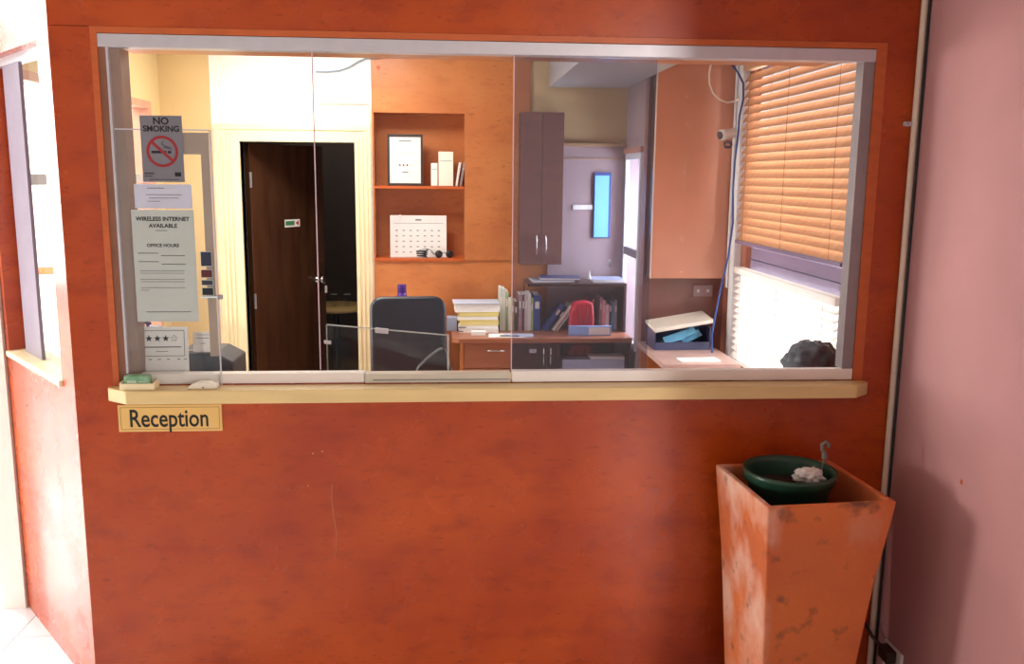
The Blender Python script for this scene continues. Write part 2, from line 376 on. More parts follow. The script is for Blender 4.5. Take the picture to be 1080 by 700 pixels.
for a in ((WY0, WY0+.03, WZ0, WZ1), (WY1-.03, WY1, WZ0, WZ1)): box('frame_bar', ALUD, w5, XW+.03, XW+.08, *a)
for a in ((WZ1-.04, WZ1), (WZ0, WZ0+.03), (1.395, 1.46), (1.335, 1.39)): box('frame_bar', RAIL, w5, XW+.02, XW+.07, WY0+.03, WY1-.03, *a)
for z0, z1 in ((WZ0+.03, 1.335), (1.46, WZ1-.04)): box('pane', GLASS, w5, XW+.075, XW+.08, WY0+.03, WY1-.03, z0, z1)

# ================================================================== RECEPTION WINDOW
w1 = struct(empty('window_1'))
IX0, IX1, IZ1 = OX0+.020, OX1-.035, OZ1-.02
box('head_track', ALU, w1, IX0, IX1, -.001, .055, IZ1-.042, IZ1-.001, .002)
box('side_channel', mat('brown_channel', srgb(146, 96, 72), .4, var=.2), w1, IX0, IX0+.022, .004, .06, OZ0+.001, IZ1-.042)
box('side_channel', mat('taupe_channel', srgb(158, 134, 122), .4, .2, var=.1), w1, IX0+.0225, IX0+.062, .02, .10, OZ0+.001, IZ1-.042)
box('side_lip', ALU, w1, IX0+.0225, IX0+.030, .004, .02, OZ0+.04, IZ1-.042)
box('side_channel', ALUD, w1, IX1-.040, IX1-.001, .004, .06, OZ0+.04, IZ1-.042)
XT1, XT2 = at(338, 390, .02).x, at(540, 396, .0).x
XT3 = at(690, 200, .02).x
WT = mat('white_track', srgb(250, 247, 243), .35, var=.04)
box('sill_track', WT, w1, IX0+.063, at(385, 396, .03).x, .012, .055, OZ0+.001, OZ0+.036, .002)
box('sill_track', mat('pale_track', srgb(214, 210, 196), .35, var=.04), w1, at(385, 396, .03).x+.001, XT2-.004, .004, .055, OZ0+.001, OZ0+.033, .002)
box('track_groove', ALUD, w1, at(385, 396, .03).x+.03, XT2-.006, .002, .006, OZ0+.010, OZ0+.014)
pa = box('pane', PGLASS, w1, XT1, XT3, .034, .040, OZ0+.037, IZ1-.043)
pb = box('pane', PGLASS, w1, XT2, IX1-.041, .014, .020, OZ0+.042, IZ1-.043)
box('bottom_rail', WT, w1, XT2, IX1-.001, -.001, .032, OZ0+.002, OZ0+.041, .002)
box('overlap_haze', HAZE, pa, XT2+.002, XT3, .0405, .041, OZ0+.038, IZ1-.044)  # haze of the overlapping panes, put in as a tinted milky sheet
EDG = mat('glass_edge', srgb(214, 186, 196), .2, var=.05)
for xx, yy in ((XT1, .034), (XT2, .014), ): box('pane_edge', EDG, w1, xx-.0035, xx, yy, yy+.006, OZ0+.043, IZ1-.043)
# cream ledge
SZ = OZ0
lg = MB(); sy = -.085
xa, xb, xc, xd = at(117, 409, 0).x, at(133, 424, sy).x, at(903, 422, sy).x, at(911, 406, 0).x
lg.prism([(xa, -.003), (xa, -.03), (xb, sy), (xc, sy), (xd, -.03), (xd, -.003)], SZ-.046, SZ)
tag(lg.build('counter_ledge', SILLM, bev=.004), 'long cream painted ledge under the reception window', 'ledge')

# ================================================================== THINGS ON THE FRONT
def flat_sign(name, label, cat, p, w, h, m, t=.002, rot=(0, 0, 0), group=None):
    o = thing(name, label, cat, p, rot, group); box('board', m, o, -w/2, w/2, -t/2, t/2, -h/2, h/2); return o
a, b_ = at(124, 427, -.003), at(235, 454, -.003)
SGN = mat('sign_gold', srgb(236, 196, 118), .4, var=.05)
w, h = b_.x-a.x, a.z-b_.z
sg = thing('reception_sign', 'gold sign plate reading Reception in black letters below the cream ledge', 'sign', ((a.x+b_.x)/2, -.004, (a.z+b_.z)/2))
MB().box(-w/2, w/2, -.002, .003, -h/2, h/2).build('plate', SGN, sg, bev=.001)
text('lettering', 'Reception', .086, -.004, -.003, INK, sg, y=-.0026, bold=.0011, sx=.755)
PIN = mat('sign_border', srgb(150, 108, 60), .5)
lines(sg, 'border', [(-w/2+.008, w/2-.008, h/2-.0095, h/2-.008), (-w/2+.008, w/2-.008, -h/2+.008, -h/2+.0095), (-w/2+.008, -w/2+.0095, -h/2+.008, h/2-.008), (w/2-.0095, w/2-.008, -h/2+.008, h/2-.008)], PIN, y=-.0022)

# perspex notice sheet standing on the ledge inside the left end of the opening
YS = -.012
xr, zt = at(233, 402, YS).x, at(222, 138, YS).z
xl = at(136, 380, YS).x
nb = thing('perspex_notice_screen', 'clear perspex sheet standing on the ledge, carrying the paper notices', 'screen', ((xl+xr)/2, YS, SZ+.001))
hw = (xr-xl)/2; hh = zt-SZ-.001
box('sheet', PERSPEX, nb, -hw, hw, -.0025, .0025, 0, hh)
box('edge_strip', ALU, nb, hw, hw+.004, -.004, .004, .0, hh)
box('edge_strip', ALU, nb, -hw, hw, -.004, .004, hh, hh+.004)
REFL = mat('greige_reflection', srgb(178, 158, 142), .5, var=.1)  # greige reflection on the perspex, drawn as coloured bands
box('reflection_band', REFL, nb, hw-.031, hw-.004, .003, .006, .10, hh-.006)
box('reflection_band', REFL, nb, -.05+hw-.045, hw-.031, .003, .006, hh-.075, hh-.006)
box('clip', CHROME, nb, hw-.05, hw+.012, -.010, -.0045, at(230, 313, YS).z-SZ-.004, at(230, 313, YS).z-SZ+.004, .002)
box('clip_knob', ALUD, nb, hw+.004, hw+.020, -.014, .003, at(230, 313, YS).z-SZ-.008, at(230, 313, YS).z-SZ+.007, .003)
YN = YS-.0045
a, b_ = at(147, 121.5, YN), at(195, 192, YN)
w, h = b_.x-a.x, a.z-b_.z
NSG = mat('grey_sign_board', srgb(122, 122, 132), .5, var=.08)
ns = flat_sign('no_smoking_sign', 'grey sign with red circle and the words no smoking', 'sign', ((a.x+b_.x)/2, YN, (a.z+b_.z)/2), w, h, NSG)
text('lettering', 'NO', .030, 0, h/2-.018, INK, ns, bold=.0009, sx=1.05)
text('lettering', 'SMOKING', .0255, 0, h/2-.042, INK, ns, bold=.0008, sx=1.0)
RED = mat('sign_red', srgb(150, 32, 40), .5, var=.05)
ring = MB(); rv = []; n = 40; r0, r1, zc = .041, .050, -.008
for k in range(n):
    a0 = 2*math.pi*k/n; rv += [(r0*math.cos(a0), -.0016, zc+r0*math.sin(a0)), (r1*math.cos(a0), -.0016, zc+r1*math.sin(a0))]
ring.add(rv, [(2*k, 2*k+1, (2*k+3) % (2*n), (2*k+2) % (2*n)) for k in range(n)])
ring.box(-.043, .043, -.0017, -.0012, -.0045, .0045, Matrix.Translation((0, 0, zc)) @ Matrix.Rotation(R(43), 4, 'Y'))
sm = MB().box(-.034, .012, -.0013, -.0009, zc-.006, zc+.002).box(.016, .028, -.0013, -.0009, zc-.006, zc+.002)
sm.tube([(.028, -.0011, zc+.004), (.026, -.0011, zc+.012), (.010, -.0011, zc+.016), (-.002, -.0011, zc+.024), (.004, -.0011, zc+.033)], .0012, 6)
sm.tube([(.022, -.0011, zc+.006), (.018, -.0011, zc+.011), (.004, -.0011, zc+.012)], .0012, 6)
sm.build('cigarette', INK, ns); ring.build('prohibition_ring', RED, ns)
lines(ns, 'small_print', [(-w/2+.006, -w/2+.036, -h/2+.024, -h/2+.030), (-w/2+.006, -w/2+.030, -h/2+.016, -h/2+.020), (-.045, .048, -h/2+.006, -h/2+.009)], mat('dark_print', srgb(70, 70, 76), .6))
lines(ns, 'logo_block', [(w/2-.030, w/2-.010, -h/2+.018, -h/2+.031)], INK)
# small note with two lines
a, b_ = at(141, 194, YN), at(203, 220, YN); w, h = b_.x-a.x, a.z-b_.z
LILAC = mat('lilac_paper', srgb(198, 204, 222), .7, var=.03)
n1 = flat_sign('small_note', 'small pale lilac note taped between no smoking sign and long notice', 'paper', ((a.x+b_.x)/2, YN, (a.z+b_.z)/2), w, h, LILAC, .001)
lines(n1, 'writing', [(-.05, .005, .025, .0275), (-.055, .06, .004, .006), (-.045, .05, -.006, -.004), (-.05, -.01, -.017, -.015)], INKG, y=-.0008)
a, b_ = at(138, 221, YN), at(210, 339, YN); w, h = b_.x-a.x, a.z-b_.z
n2 = flat_sign('wireless_internet_notice', 'long grey-green notice headed wireless internet available with office hours', 'paper', ((a.x+b_.x)/2, YN, (a.z+b_.z)/2), w, h, PAPERG, .001)
text('lettering', 'WIRELESS INTERNET', .0185, 0, h/2-.030, INK, n2, y=-.0008, bold=.0005, sx=1.0)
text('lettering', 'AVAILABLE', .0185, 0, h/2-.052, INK, n2, y=-.0008, bold=.0004)
text('lettering', 'OFFICE HOURS', .015, -.004, h/2-.116, INK, n2, y=-.0008, bold=.0003)
lines(n2, 'writing', [(-.025, .012, h/2-.068, h/2-.066), (-.085, -.02, h/2-.142, h/2-.140), (-.012, .065, h/2-.150, h/2-.148), (-.085, -.02, h/2-.170, h/2-.168), (-.012, .065, h/2-.178, h/2-.176)], mat('ink_soft', srgb(70, 74, 76), .6), y=-.0008)
lines(n2, 'small_print', [(-.082, .06, h/2-z, h/2-z+.0018) for z in (.20, .208, .228, .236, .256)]+[(-.082, -.055, h/2-.264, h/2-.2622)], INKG, y=-.0008)
lines(n2, 'footer', [(-.07, .075, -h/2+.032, -h/2+.034)], MATS['ink_soft'], y=-.0008)
# payment card stickers
cols = [srgb(36, 44, 70), srgb(92, 28, 36), srgb(54, 54, 66), srgb(22, 22, 28)]
nm = ['dark blue', 'dark red', 'slate grey', 'black']
ys = [(265, 281), (284, 293), (295, 301), (303, 311.5)]
for k in range(4):
    a, b_ = at(211+k*.6, ys[k][0], YN), at(224+k*.6, ys[k][1], YN); w, h = b_.x-a.x, a.z-b_.z
    st = thing('card_sticker', '%s payment card sticker beside the long notice' % nm[k], 'sticker', ((a.x+b_.x)/2, YN, (a.z+b_.z)/2), (0, 0, 0), 'payment card stickers')
    box('backing', PAPERG, st, -w/2, w/2, -.0006, .0006, -h/2, h/2)
    lines(st, 'print', [(-w/2+.002, w/2-.002, -h/2+.002, h/2-.002)], mat('sticker_%d' % k, cols[k], .4, var=.1), y=-.0009)

# worktop inside behind the wall (things stand on it)
WTZ = 1.06
wt = thing('inner_worktop', 'narrow worktop fixed behind the reception front wall', 'worktop', (0, 0, 0))
box('top', SILLM, wt, -1.18, .82, .062, .50, WTZ-.03, WTZ, .003)
for x in (-1.15, 0, .78): box('support_panel', LAMI, wt, x, x+.02, .08, .46, 0, WTZ-.03)

# star rating card
YC = .07
a, b_ = at(140, 346, YC), at(198, 384, YC); w, h = b_.x-a.x, a.z-b_.z
sc = thing('star_rating_card', 'white framed card showing three black stars and one outlined star', 'card', ((a.x+b_.x)/2, YC+.005, WTZ+.001), (R(-4), 0, R(2)))
zc0 = b_.z-WTZ; zc1 = a.z-WTZ
box('card', PAPER, sc, -w/2, w/2, 0, .003, 0, zc1)
def star(cx, cz, r, y, m, parent, outline=False):
    pts = []
    for k in range(10):
        rr = r if k % 2 == 0 else r*.42; an = math.pi/2+k*math.pi/5; pts.append((cx+rr*math.cos(an), cz+rr*math.sin(an)))
    bm = MB()
    if not outline: bm.add([(p[0], y, p[1]) for p in pts], [tuple(range(10))])
    else: bm.tube([(p[0], y, p[1]) for p in pts+pts[:1]], .0007, 5)
    return bm.build('star', m, parent)
zm = zc1-.040
for k in range(4): star(-.042+k*.028, zm, .0125, -.0012, INK if k < 3 else INKG, sc, k == 3)
zb, ztp = zc1-.1, zc1-.012
lines(sc, 'border', [(-w/2+.012, w/2-.012, ztp-.002, ztp), (-w/2+.012, w/2-.012, zb-.002, zb), (-w/2+.012, -w/2+.014, zb, ztp), (w/2-.014, w/2-.012, zb, ztp)], INKG, y=-.0008)
lines(sc, 'writing', [(-.065, .065, zm-.032, zm-.028), (-.02, .02, zm-.046, zm-.044)]+[(x, x+.01, zb-.014, zb-.011) for x in (-.075, -.045, -.015, .015, .05, .072)], INKG, y=-.0008)
# small white card
a, b_ = at(203, 350, .215), at(225, 371, .215)
c2 = thing('small_card', 'small white card propped up beside the star rating card', 'card', ((a.x+b_.x)/2, .215, b_.z))
w, h = b_.x-a.x, a.z-b_.z
box('card', PAPER, c2, -w/2, w/2, 0, .002, 0, h)
lines(c2, 'writing', [(-.022, .022, h*.68, h*.71), (-.008, .008, h*.42, h*.45), (-.022, .022, h*.85, h*.87)], INKG, y=-.0008)
# grey desk printer under the small card
gz = b_.z
pr_ = thing('grey_desk_machine', 'dark grey desk machine with sloped lid behind the perspex sheet', 'machine', ((a.x+b_.x)/2+.01, .28, WTZ))
MB().prism([(-.10, 0), (.10, 0), (.10, gz-WTZ-.035), (.04, gz-WTZ-.002), (-.10, gz-WTZ-.002)], -.085, .12, Matrix.Rotation(R(90), 4, 'X') @ Matrix.Diagonal((1, 1, -1, 1))).build('housing', mat('dark_grey_plastic', srgb(70, 74, 84), .4, var=.1), pr_, bev=.006)
box('keypad', BLACK, pr_, -.05, .05, -.128, -.1215, .012, .06)
box('paper_slot', ALUD, pr_, -.08, .03, -.05, -.02, gz-WTZ-.0015, gz-WTZ+.001)
# blue leaflet and clear holder
a, b_ = at(196, 377, .09), at(221, 388, .09)
bl = thing('blue_leaflet', 'light blue leaflet lying beside the star card', 'leaflet', ((a.x+b_.x)/2, .10, WTZ+.04))
MB().box(-.045, .045, -.02, .05, 0, .06, Matrix.Rotation(R(6), 4, 'Y')).build('cover', mat('leaflet_blue', srgb(150, 186, 236), .4, var=.08), bl)
MB().box(-.040, .040, -.0212, -.0202, .01, .03, Matrix.Rotation(R(6), 4, 'Y')).build('print', LILAC, bl)
bl.location.z = WTZ+.006
# blue-grey figurine-like object behind (bottle shapes) -> desk tidy with pens
a = at(176, 342, .2)
dt = thing('desk_tidy', 'pale blue desk tidy with dark handle behind the star card', 'desk tidy', (a.x-.06, .24, WTZ))
MB().lathe([(.045, 0), (.052, .16), (.048, .20), (.030, .225), (.030, .235)], 20).build('pot', mat('pale_blue_plastic', srgb(172, 186, 216), .35, var=.1), dt)
MB().tube([(-.03, 0, .21), (-.05, 0, .25), (-.03, -.01, .27), (-.01, -.01, .24)], .010, 8).build('grip', mat('violet_plastic', srgb(86, 76, 130), .4), dt)

# green soap-like box in cream tray, small white eraser-shaped doorbell on the ledge
a, b_ = at(129, 403, -.045), at(165, 393, -.045)
xm = (a.x+b_.x)/2; w = b_.x-a.x
tr = thing('cream_tray', 'small cream tray at the end of the ledge holding a green packet', 'tray', (xm, -.045, SZ+.001))
tb_ = MB(); tb_.box(-w/2, w/2, -.030, .025, 0, .004).box(-w/2, w/2, -.030, -.026, .004, .022).box(-w/2, w/2, .021, .025, .004, .022).box(-w/2, -w/2+.004, -.026, .021, .004, .026).box(w/2-.004, w/2, -.026, .021, .004, .026)
tb_.build('tray_body', CREAM, tr, bev=.0015)
gp = thing('green_packet', 'translucent green packet lying in the cream tray', 'packet', (xm-.004, -.047, SZ+.006))
MB().box(-.042, .042, -.018, .018, 0, .042).build('wrapper', mat('green_plastic', srgb(110, 164, 124), .25, var=.25, scale=30, col2=srgb(160, 200, 170)), gp, bev=.008)
lines(gp, 'print', [(-.03, .0, .016, .026), (.008, .03, .02, .023)], mat('pale_green', srgb(196, 224, 200), .5), y=-.0185)
a = at(216, 404, -.04)
wc = thing('plastic_block', 'small flat white wedge-shaped block lying on the cream ledge', 'block', (a.x, -.045, SZ+.001))
MB().prism([(-.052, 0), (.045, 0), (.047, .008), (.020, .021), (-.012, .022), (-.046, .010)], -.018, .018, Matrix.Rotation(R(90), 4, 'X')).build('body', mat('ivory_plastic', srgb(244, 240, 226), .4, var=.03), wc, bev=.003)
box('button', INKG, wc, -.003, .003, -.0192, -.0182, .003, .007)

# leaning perspex panel inside
pA, pB = Vector((at(345, 343, .37).x, .37, 0)), Vector((at(472, 355, .13).x, .13, 0))
ang = math.atan2(pB.y-pA.y, pB.x-pA.x); ln = (pB-pA).length
hs = at(345, 343, .37).z-WTZ
lp = thing('perspex_stand', 'clear perspex panel with bright edges standing on the inner worktop', 'panel', (pA.x, pA.y, WTZ+.001), (0, 0, ang))
box('sheet', PERSPEX, lp, 0, ln, -.003, .003, 0, hs)
EDG2 = mat('perspex_edge', srgb(178, 184, 182), .2, var=.05)
box('edge', EDG2, lp, 0, ln, -.003, .003, hs, hs+.004); box('edge', EDG2, lp, ln, ln+.004, -.003, .003, 0, hs+.004); box('edge', EDG2, lp, -.003, 0, -.003, .003, 0, hs)
box('clip', ALU, lp, ln*.42, ln*.53, -.008, -.003, hs-.012, hs+.008, .002); box('clip', ALU, lp, -.012, .02, -.008, -.003, hs-.072, hs-.058, .002)
# dark cap slung on the panel end
pk = MB()
cp = thing('black_folded_pouch', 'black folded pouch behind the perspex panel', 'pouch', (pB.x-.04, .24, WTZ+.001))
MB().prism([(-.085, 0), (.05, 0), (.055, .07), (.035, .145), (.012, .15), (-.035, .115), (-.075, .075)], -.03, .03, Matrix.Rotation(R(90), 4, 'X')).build('body', LEATH, cp, bev=.012)
box('flap_seam', ALUD, cp, -.03, .03, -.0325, -.030, .06, .063)

# ================================================================== PLANTER
def terracotta():
    m = bpy.data.materials.new('terracotta'); m.use_nodes = True; nt = m.node_tree; N = nt.nodes; L = nt.links
    b = N['Principled BSDF']; b.inputs['Roughness'].default_value = .75
    tc = N.new('ShaderNodeTexCoord')
    def nz(sc, off, lo, hi, st=(1, 1, 1)):
        mp = N.new('ShaderNodeMapping'); mp.inputs['Location'].default_value = off; mp.inputs['Scale'].default_value = st; L.new(tc.outputs['Object'], mp.inputs[0])
        n = N.new('ShaderNodeTexNoise'); n.inputs['Scale'].default_value = sc; n.inputs['Detail'].default_value = 6; L.new(mp.outputs[0], n.inputs[0])
        r = N.new('ShaderNodeMapRange'); r.inputs[1].default_value = lo; r.inputs[2].default_value = hi; L.new(n.outputs[0], r.inputs[0]); return r.outputs[0]
    def mix(f, a, c):
        x = N.new('ShaderNodeMix'); x.data_type = 'RGBA'; L.new(f, x.inputs[0])
        for i, v in ((6, a), (7, c)):
            if isinstance(v, tuple): x.inputs[i].default_value = v
            else: L.new(v, x.inputs[i])
        return x.outputs[2]
    c = mix(nz(3, (0, 0, 0), .4, .65), srgb(222, 124, 66), srgb(206, 108, 64))
    sx_ = N.new('ShaderNodeSeparateXYZ'); L.new(tc.outputs['Object'], sx_.inputs[0])
    gx = N.new('ShaderNodeMapRange'); gx.inputs[1].default_value = -.15; gx.inputs[2].default_value = -.19; L.new(sx_.outputs[0], gx.inputs[0])
    gl_ = N.new('ShaderNodeMath'); gl_.operation = 'MULTIPLY'; L.new(gx.outputs[0], gl_.inputs[0]); L.new(nz(6, (2.2, 4, .3), .44, .66, (1, 1, .7)), gl_.inputs[1])
    c = mix(gl_.outputs[0], c, srgb(240, 200, 180))
    c = mix(nz(5, (3, 1, 2), .62, .84, (1, 1, .6)), c, srgb(222, 160, 128))
    c = mix(nz(11, (7, 5, 1), .60, .74), c, srgb(124, 80, 60))
    L.new(c, b.inputs['Base Color'])
    bp = N.new('ShaderNodeBump'); bp.inputs['Strength'].default_value = .25; bp.inputs['Distance'].default_value = .004
    L.new(nz(40, (0, 0, 0), .3, .7), bp.inputs['Height']); L.new(bp.outputs[0], b.inputs['Normal'])
    return m
TERRA = terracotta()
pt = thing('terracotta_planter', 'tall tapered square terracotta planter with pale lime stains in the corner', 'planter', (1.178, -.268, .001), (0, 0, R(4.5)))
def sq(r, z):
    dx = -.018*(1-z/.85)
    return [(-r+dx, -r, z), (r+dx, -r, z), (r+dx, r, z), (-r+dx, r, z)]
prof = [(.145, 0), (.160, .22), (.184, .55), (.208, .78), (.214, .849), (.192, .849), (.185, .78), (.160, .52), (.158, .50)]
pv = []
for r, z in prof: pv += sq(r, z)
pf = [(3, 2, 1, 0)]
for k in range(len(prof)-1):
    for i in range(4):
        j = (i+1) % 4; pf.append((k*4+i, k*4+j, (k+1)*4+j, (k+1)*4+i))
n0 = (len(prof)-1)*4; pf.append((n0, n0+1, n0+2, n0+3))
mb = MB().add(pv, pf); mb.build('pot_body', TERRA, pt, bev=.006)
MB().box(-.146, .146, -.146, .146, .501, .56).build('soil', mat('dark_soil', srgb(52, 38, 30), .9, var=.4, scale=40, bump=.6), pt)
GRN = mat('green_pot_plastic', srgb(38, 78, 62), .35, var=.15)
# inner round pot
pc = onz(824, 489, .865)
gpz = .565
gp2 = thing('green_plastic_pot', 'round dark green plastic hanging pot sitting inside the terracotta planter', 'pot', (1.150, -.236, gpz))
top = .885-gpz
MB().lathe([(.095, 0), (.105, .02), (.120, .18), (.138, top-.035), (.148, top-.034), (.151, top-.012), (.153, top), (.143, top), (.139, top-.02), (.124, .20), (.118, .17)], 48).build('pot_wall', GRN, gp2)
MB().lathe([(.117, .18), (.132, top-.065), (.09, top-.058), (.001, top-.056)], 32).build('soil', MATS['dark_soil'], gp2)
hk = [(.125, .06, top-.02), (.118, .062, top+.035)]
HG = mat('grey_hanger_plastic', srgb(128, 128, 118), .5, var=.1)
hx, hy, hz = .135, .03, top-.02
hm = MB()
hm.tube([(hx-.012, hy, hz), (hx-.004, hy, hz+.05)], .0022, 6).tube([(hx+.014, hy, hz), (hx+.002, hy, hz+.05)], .0016, 6).tube([(hx+.004, hy+.02, hz), (hx, hy, hz+.05)], .0016, 6)
hm.tube([(hx-.004, hy, hz+.045), (hx-.006, hy, hz+.065)], [.011, .008], 8)
hm.tube([(hx-.004, hy, hz+.062), (hx-.014, hy, hz+.075), (hx-.016, hy, hz+.092), (hx-.004, hy, hz+.102), (hx+.008, hy, hz+.094), (hx+.006, hy, hz+.082)], .0062, 8)
hm.build('hanger_hook', HG, gp2)
# white foam lump in the green pot
ico = bmesh.new(); bmesh.ops.create_icosphere(ico, subdivisions=3, radius=1)
def lump(name, m, sx, sy, sz, amp, freq, parent=None, loc=(0, 0, 0), seed=0):
    from mathutils import noise
    bm = bmesh.new(); bmesh.ops.create_icosphere(bm, subdivisions=4, radius=1)
    for v in bm.verts:
        k = 1+amp*noise.noise(v.co*freq+Vector((seed, seed*.7, 1)))+amp*.5*noise.noise(v.co*freq*2.3+Vector((seed, 3, 1)))
        v.co = Vector((v.co.x*sx, v.co.y*sy, v.co.z*sz))*k
    me = bpy.data.meshes.new(name); bm.to_mesh(me); bm.free()
    for p in me.polygons: p.use_smooth = True
    me.materials.append(m); o = bpy.data.objects.new(name, me); COL.objects.link(o); o.parent = parent; o.location = loc
    return o
tag(lump('crumpled_tissue', PAPER, .050, .036, .026, .35, 3.0, None, (1.150+.062, -.236-.010, .885-.022), 3), 'crumpled white tissue lying in the green pot', 'tissue')

# conduit in the corner with a saddle clip
cx = XR-.014
ct = thing('corner_conduit', 'cream plastic conduit pipe running up the wall corner', 'pipe', (cx, -.015, .001))
MB().tube([(0, 0, 0), (0, 0, 1.5), (0, 0, 2.998)], .0115, 14).build('pipe', mat('cream_conduit', srgb(224, 204, 184), .4, var=.08, scale=3), ct)
zc = at(960, 131, -.01).z
box('saddle_clip', ALU, ct, -.036, .0, -.004, .0145, zc-.008, zc+.008, .002)
MB().tube([(-.028, -.005, zc), (-.028, -.009, zc)], .005, 10).build('clip_screw', CHROME, ct)
# black cable beside it
kb = MB(); q = onx(935, 664, XR)
tag(kb.tube([(XR-.006, -.034, .0), (XR-.006, -.033, 1.2), (XR-.006, -.033, 2.98)], .004, 8).build('black_cable', BLACK), 'thin black cable running down beside the corner conduit', 'cable')
# socket with plug and lead low on the mauve wall
q = onx(944, 690, XR)
sk = thing('wall_socket', 'white wall socket with dark plug low on the mauve wall', 'socket', (XR, q.y, q.z))
box('face_plate', PAPER, sk, -.012, 0, -.06, .06, -.075, .03, .003)
box('plug_body', mat('brown_plug', srgb(62, 44, 38), .5, var=.1), sk, -.05, -.012, -.035, .035, -.02, .028, .006)
MB().tube([(-.035, .03, .012), (-.05, .08, .03), (-.05, .14, .05), (-.06, .2, .02), (-.08, .22, -.1), (-.08, .20, -.27)], .007, 8).build('lead', MATS['brown_plug'], sk)

# ================================================================== OFFICE FURNITURE
# desk along the back wall
DZT, DY0, DX_0, DX_1 = .85, 2.41, .046, 1.17
dk = thing('back_desk', 'brown laminate desk with drawer and cupboard doors against the back wall', 'desk', (0, 0, 0))
DESK = mat('desk_laminate', srgb(170, 106, 78), .3, var=.2, scale=4, stretch=(1, 1, 5))
MB().prism([(DX_0+.04, DY0), (DX_1, DY0), (DX_1, YB-.035), (DX_0, YB-.035), (DX_0, DY0+.04)], DZT-.028, DZT).build('top', DESK, dk, bev=.003)
x_a, x_b, x_c = at(489, 370, DY0+.03).x, at(539, 370, DY0+.03).x, at(592, 370, DY0+.03).x
box('side_panel', LAMI, dk, x_a-.02, x_a, DY0+.04, YB-.04, 0, DZT-.028)
box('side_panel', DARKW, dk, x_c-.018, x_c, DY0+.04, YB-.04, 0, DZT-.028)
box('side_panel', DARKW, dk, DX_1-.02, DX_1, DY0+.04, YB-.04, 0, DZT-.028)
d1 = box('drawer', DESK, dk, x_a+.003, x_b-.002, DY0+.03, DY0+.05, .66, DZT-.032, .002)
MB().tube([((x_a+x_b)/2-.0, DY0+.03, .775), ((x_a+x_b)/2-.0, DY0+.015, .772), (x_b-.03, DY0+.015, .772), (x_b-.03, DY0+.03, .775)], .005, 8).build('pull', CHROME, d1)
d2 = box('drawer', DESK, dk, x_a+.003, x_b-.002, DY0+.03, DY0+.05, .42, .655, .002)
MB().tube([(x_a+.12, DY0+.03, .6), (x_a+.12, DY0+.015, .6), (x_b-.03, DY0+.015, .6), (x_b-.03, DY0+.03, .6)], .005, 8).build('pull', CHROME, d2)
xm2 = at(577, 370, DY0+.03).x
for x0, x1, hxp in ((x_b+.002, xm2-.001, xm2-.022), (xm2+.001, x_c-.019, xm2+.022)):
    dd = box('cupboard_door', DARKW, dk, x0, x1, DY0+.03, DY0+.05, .06, DZT-.032, .002)
    MB().tube([(hxp, DY0+.03, .79), (hxp, DY0+.012, .785), (hxp, DY0+.012, .69), (hxp, DY0+.03, .685)], .0045, 8).build('handle', CHROME, dd)
q = at(562, 370, DY0+.03); box('label_holder', ALU, dk, q.x-.022, q.x+.022, DY0+.026, DY0+.03, q.z-.012, q.z+.012)
box('back_panel', DARKW, dk, x_c, DX_1-.02, YB-.06, YB-.045, 0, DZT-.03)
box('inner_shelf', DARKW, dk, x_c+.001, DX_1-.021, DY0+.06, YB-.06, .60, .615)
# things in the open compartment under the desk
def bag(name, label, m, x, y, z, sx, sy, sz):
    o = thing(name, label, 'bag', (x, y, z))
    pts = [(-sx, 0), (sx, 0), (sx*1.04, sz*.5), (sx*.9, sz*.95), (sx*.3, sz), (-sx*.6, sz*.97), (-sx*.98, sz*.6)]
    MB().prism(pts, -sy, sy, Matrix.Rotation(R(90), 4, 'X')).build('body', m, o, bev=.012, seg=3)
    MB().tube([(-sx*.4, -sy-.004, sz*.8), (-sx*.3, -sy-.008, sz*.45), (0, -sy-.008, sz*.3), (sx*.3, -sy-.008, sz*.45), (sx*.4, -sy-.004, sz*.8)], .005, 8).build('strap', mat('red_strap', srgb(150, 20, 40), .5), o)
    return o
RBAG = mat('red_fabric', srgb(206, 34, 58), .5, var=.15)
xr1 = at(612, 340, 2.62).x
bag('red_bag', 'bright red bag standing among the books on the back desk', RBAG, xr1, 2.595, DZT+.002, .075, .05, .21)
bag('red_pouch', 'red pouch in the open compartment under the back desk', RBAG, at(612, 366, 2.6).x, 2.66, .617, .085, .05, .16)
PB = mat('bluish_white_glow', srgb(206, 222, 250), .4, var=.06)
cxm = (x_c+DX_1-.02)/2; cw = (DX_1-.02-x_c)/2-.012
box_ = thing('blue_white_glow_box', 'wide bluish white box standing for reflected window glow under the back desk', 'box', (cxm, 2.53, .617))  # pale box added in place of window glow reflected below the desk
box('carton', PB, box_, -cw, cw, -.05, .05, 0, .085, .003); box('lid', PAPER, box_, -cw*.1, cw, -.052, .052, .086, .105, .003)
wb_ = thing('pale_blue_folder', 'pale blue folder standing upright in front of the red bag', 'folder', (at(618, 345, 2.55).x+.02, 2.515, DZT+.001))
box('cover', mat('folder_blue', srgb(150, 186, 240), .3, var=.08), wb_, -.135, .135, -.012, .012, 0, .062, .002)
box('label_strip', PAPER, wb_, -.01, .125, -.0135, -.012, .008, .055)

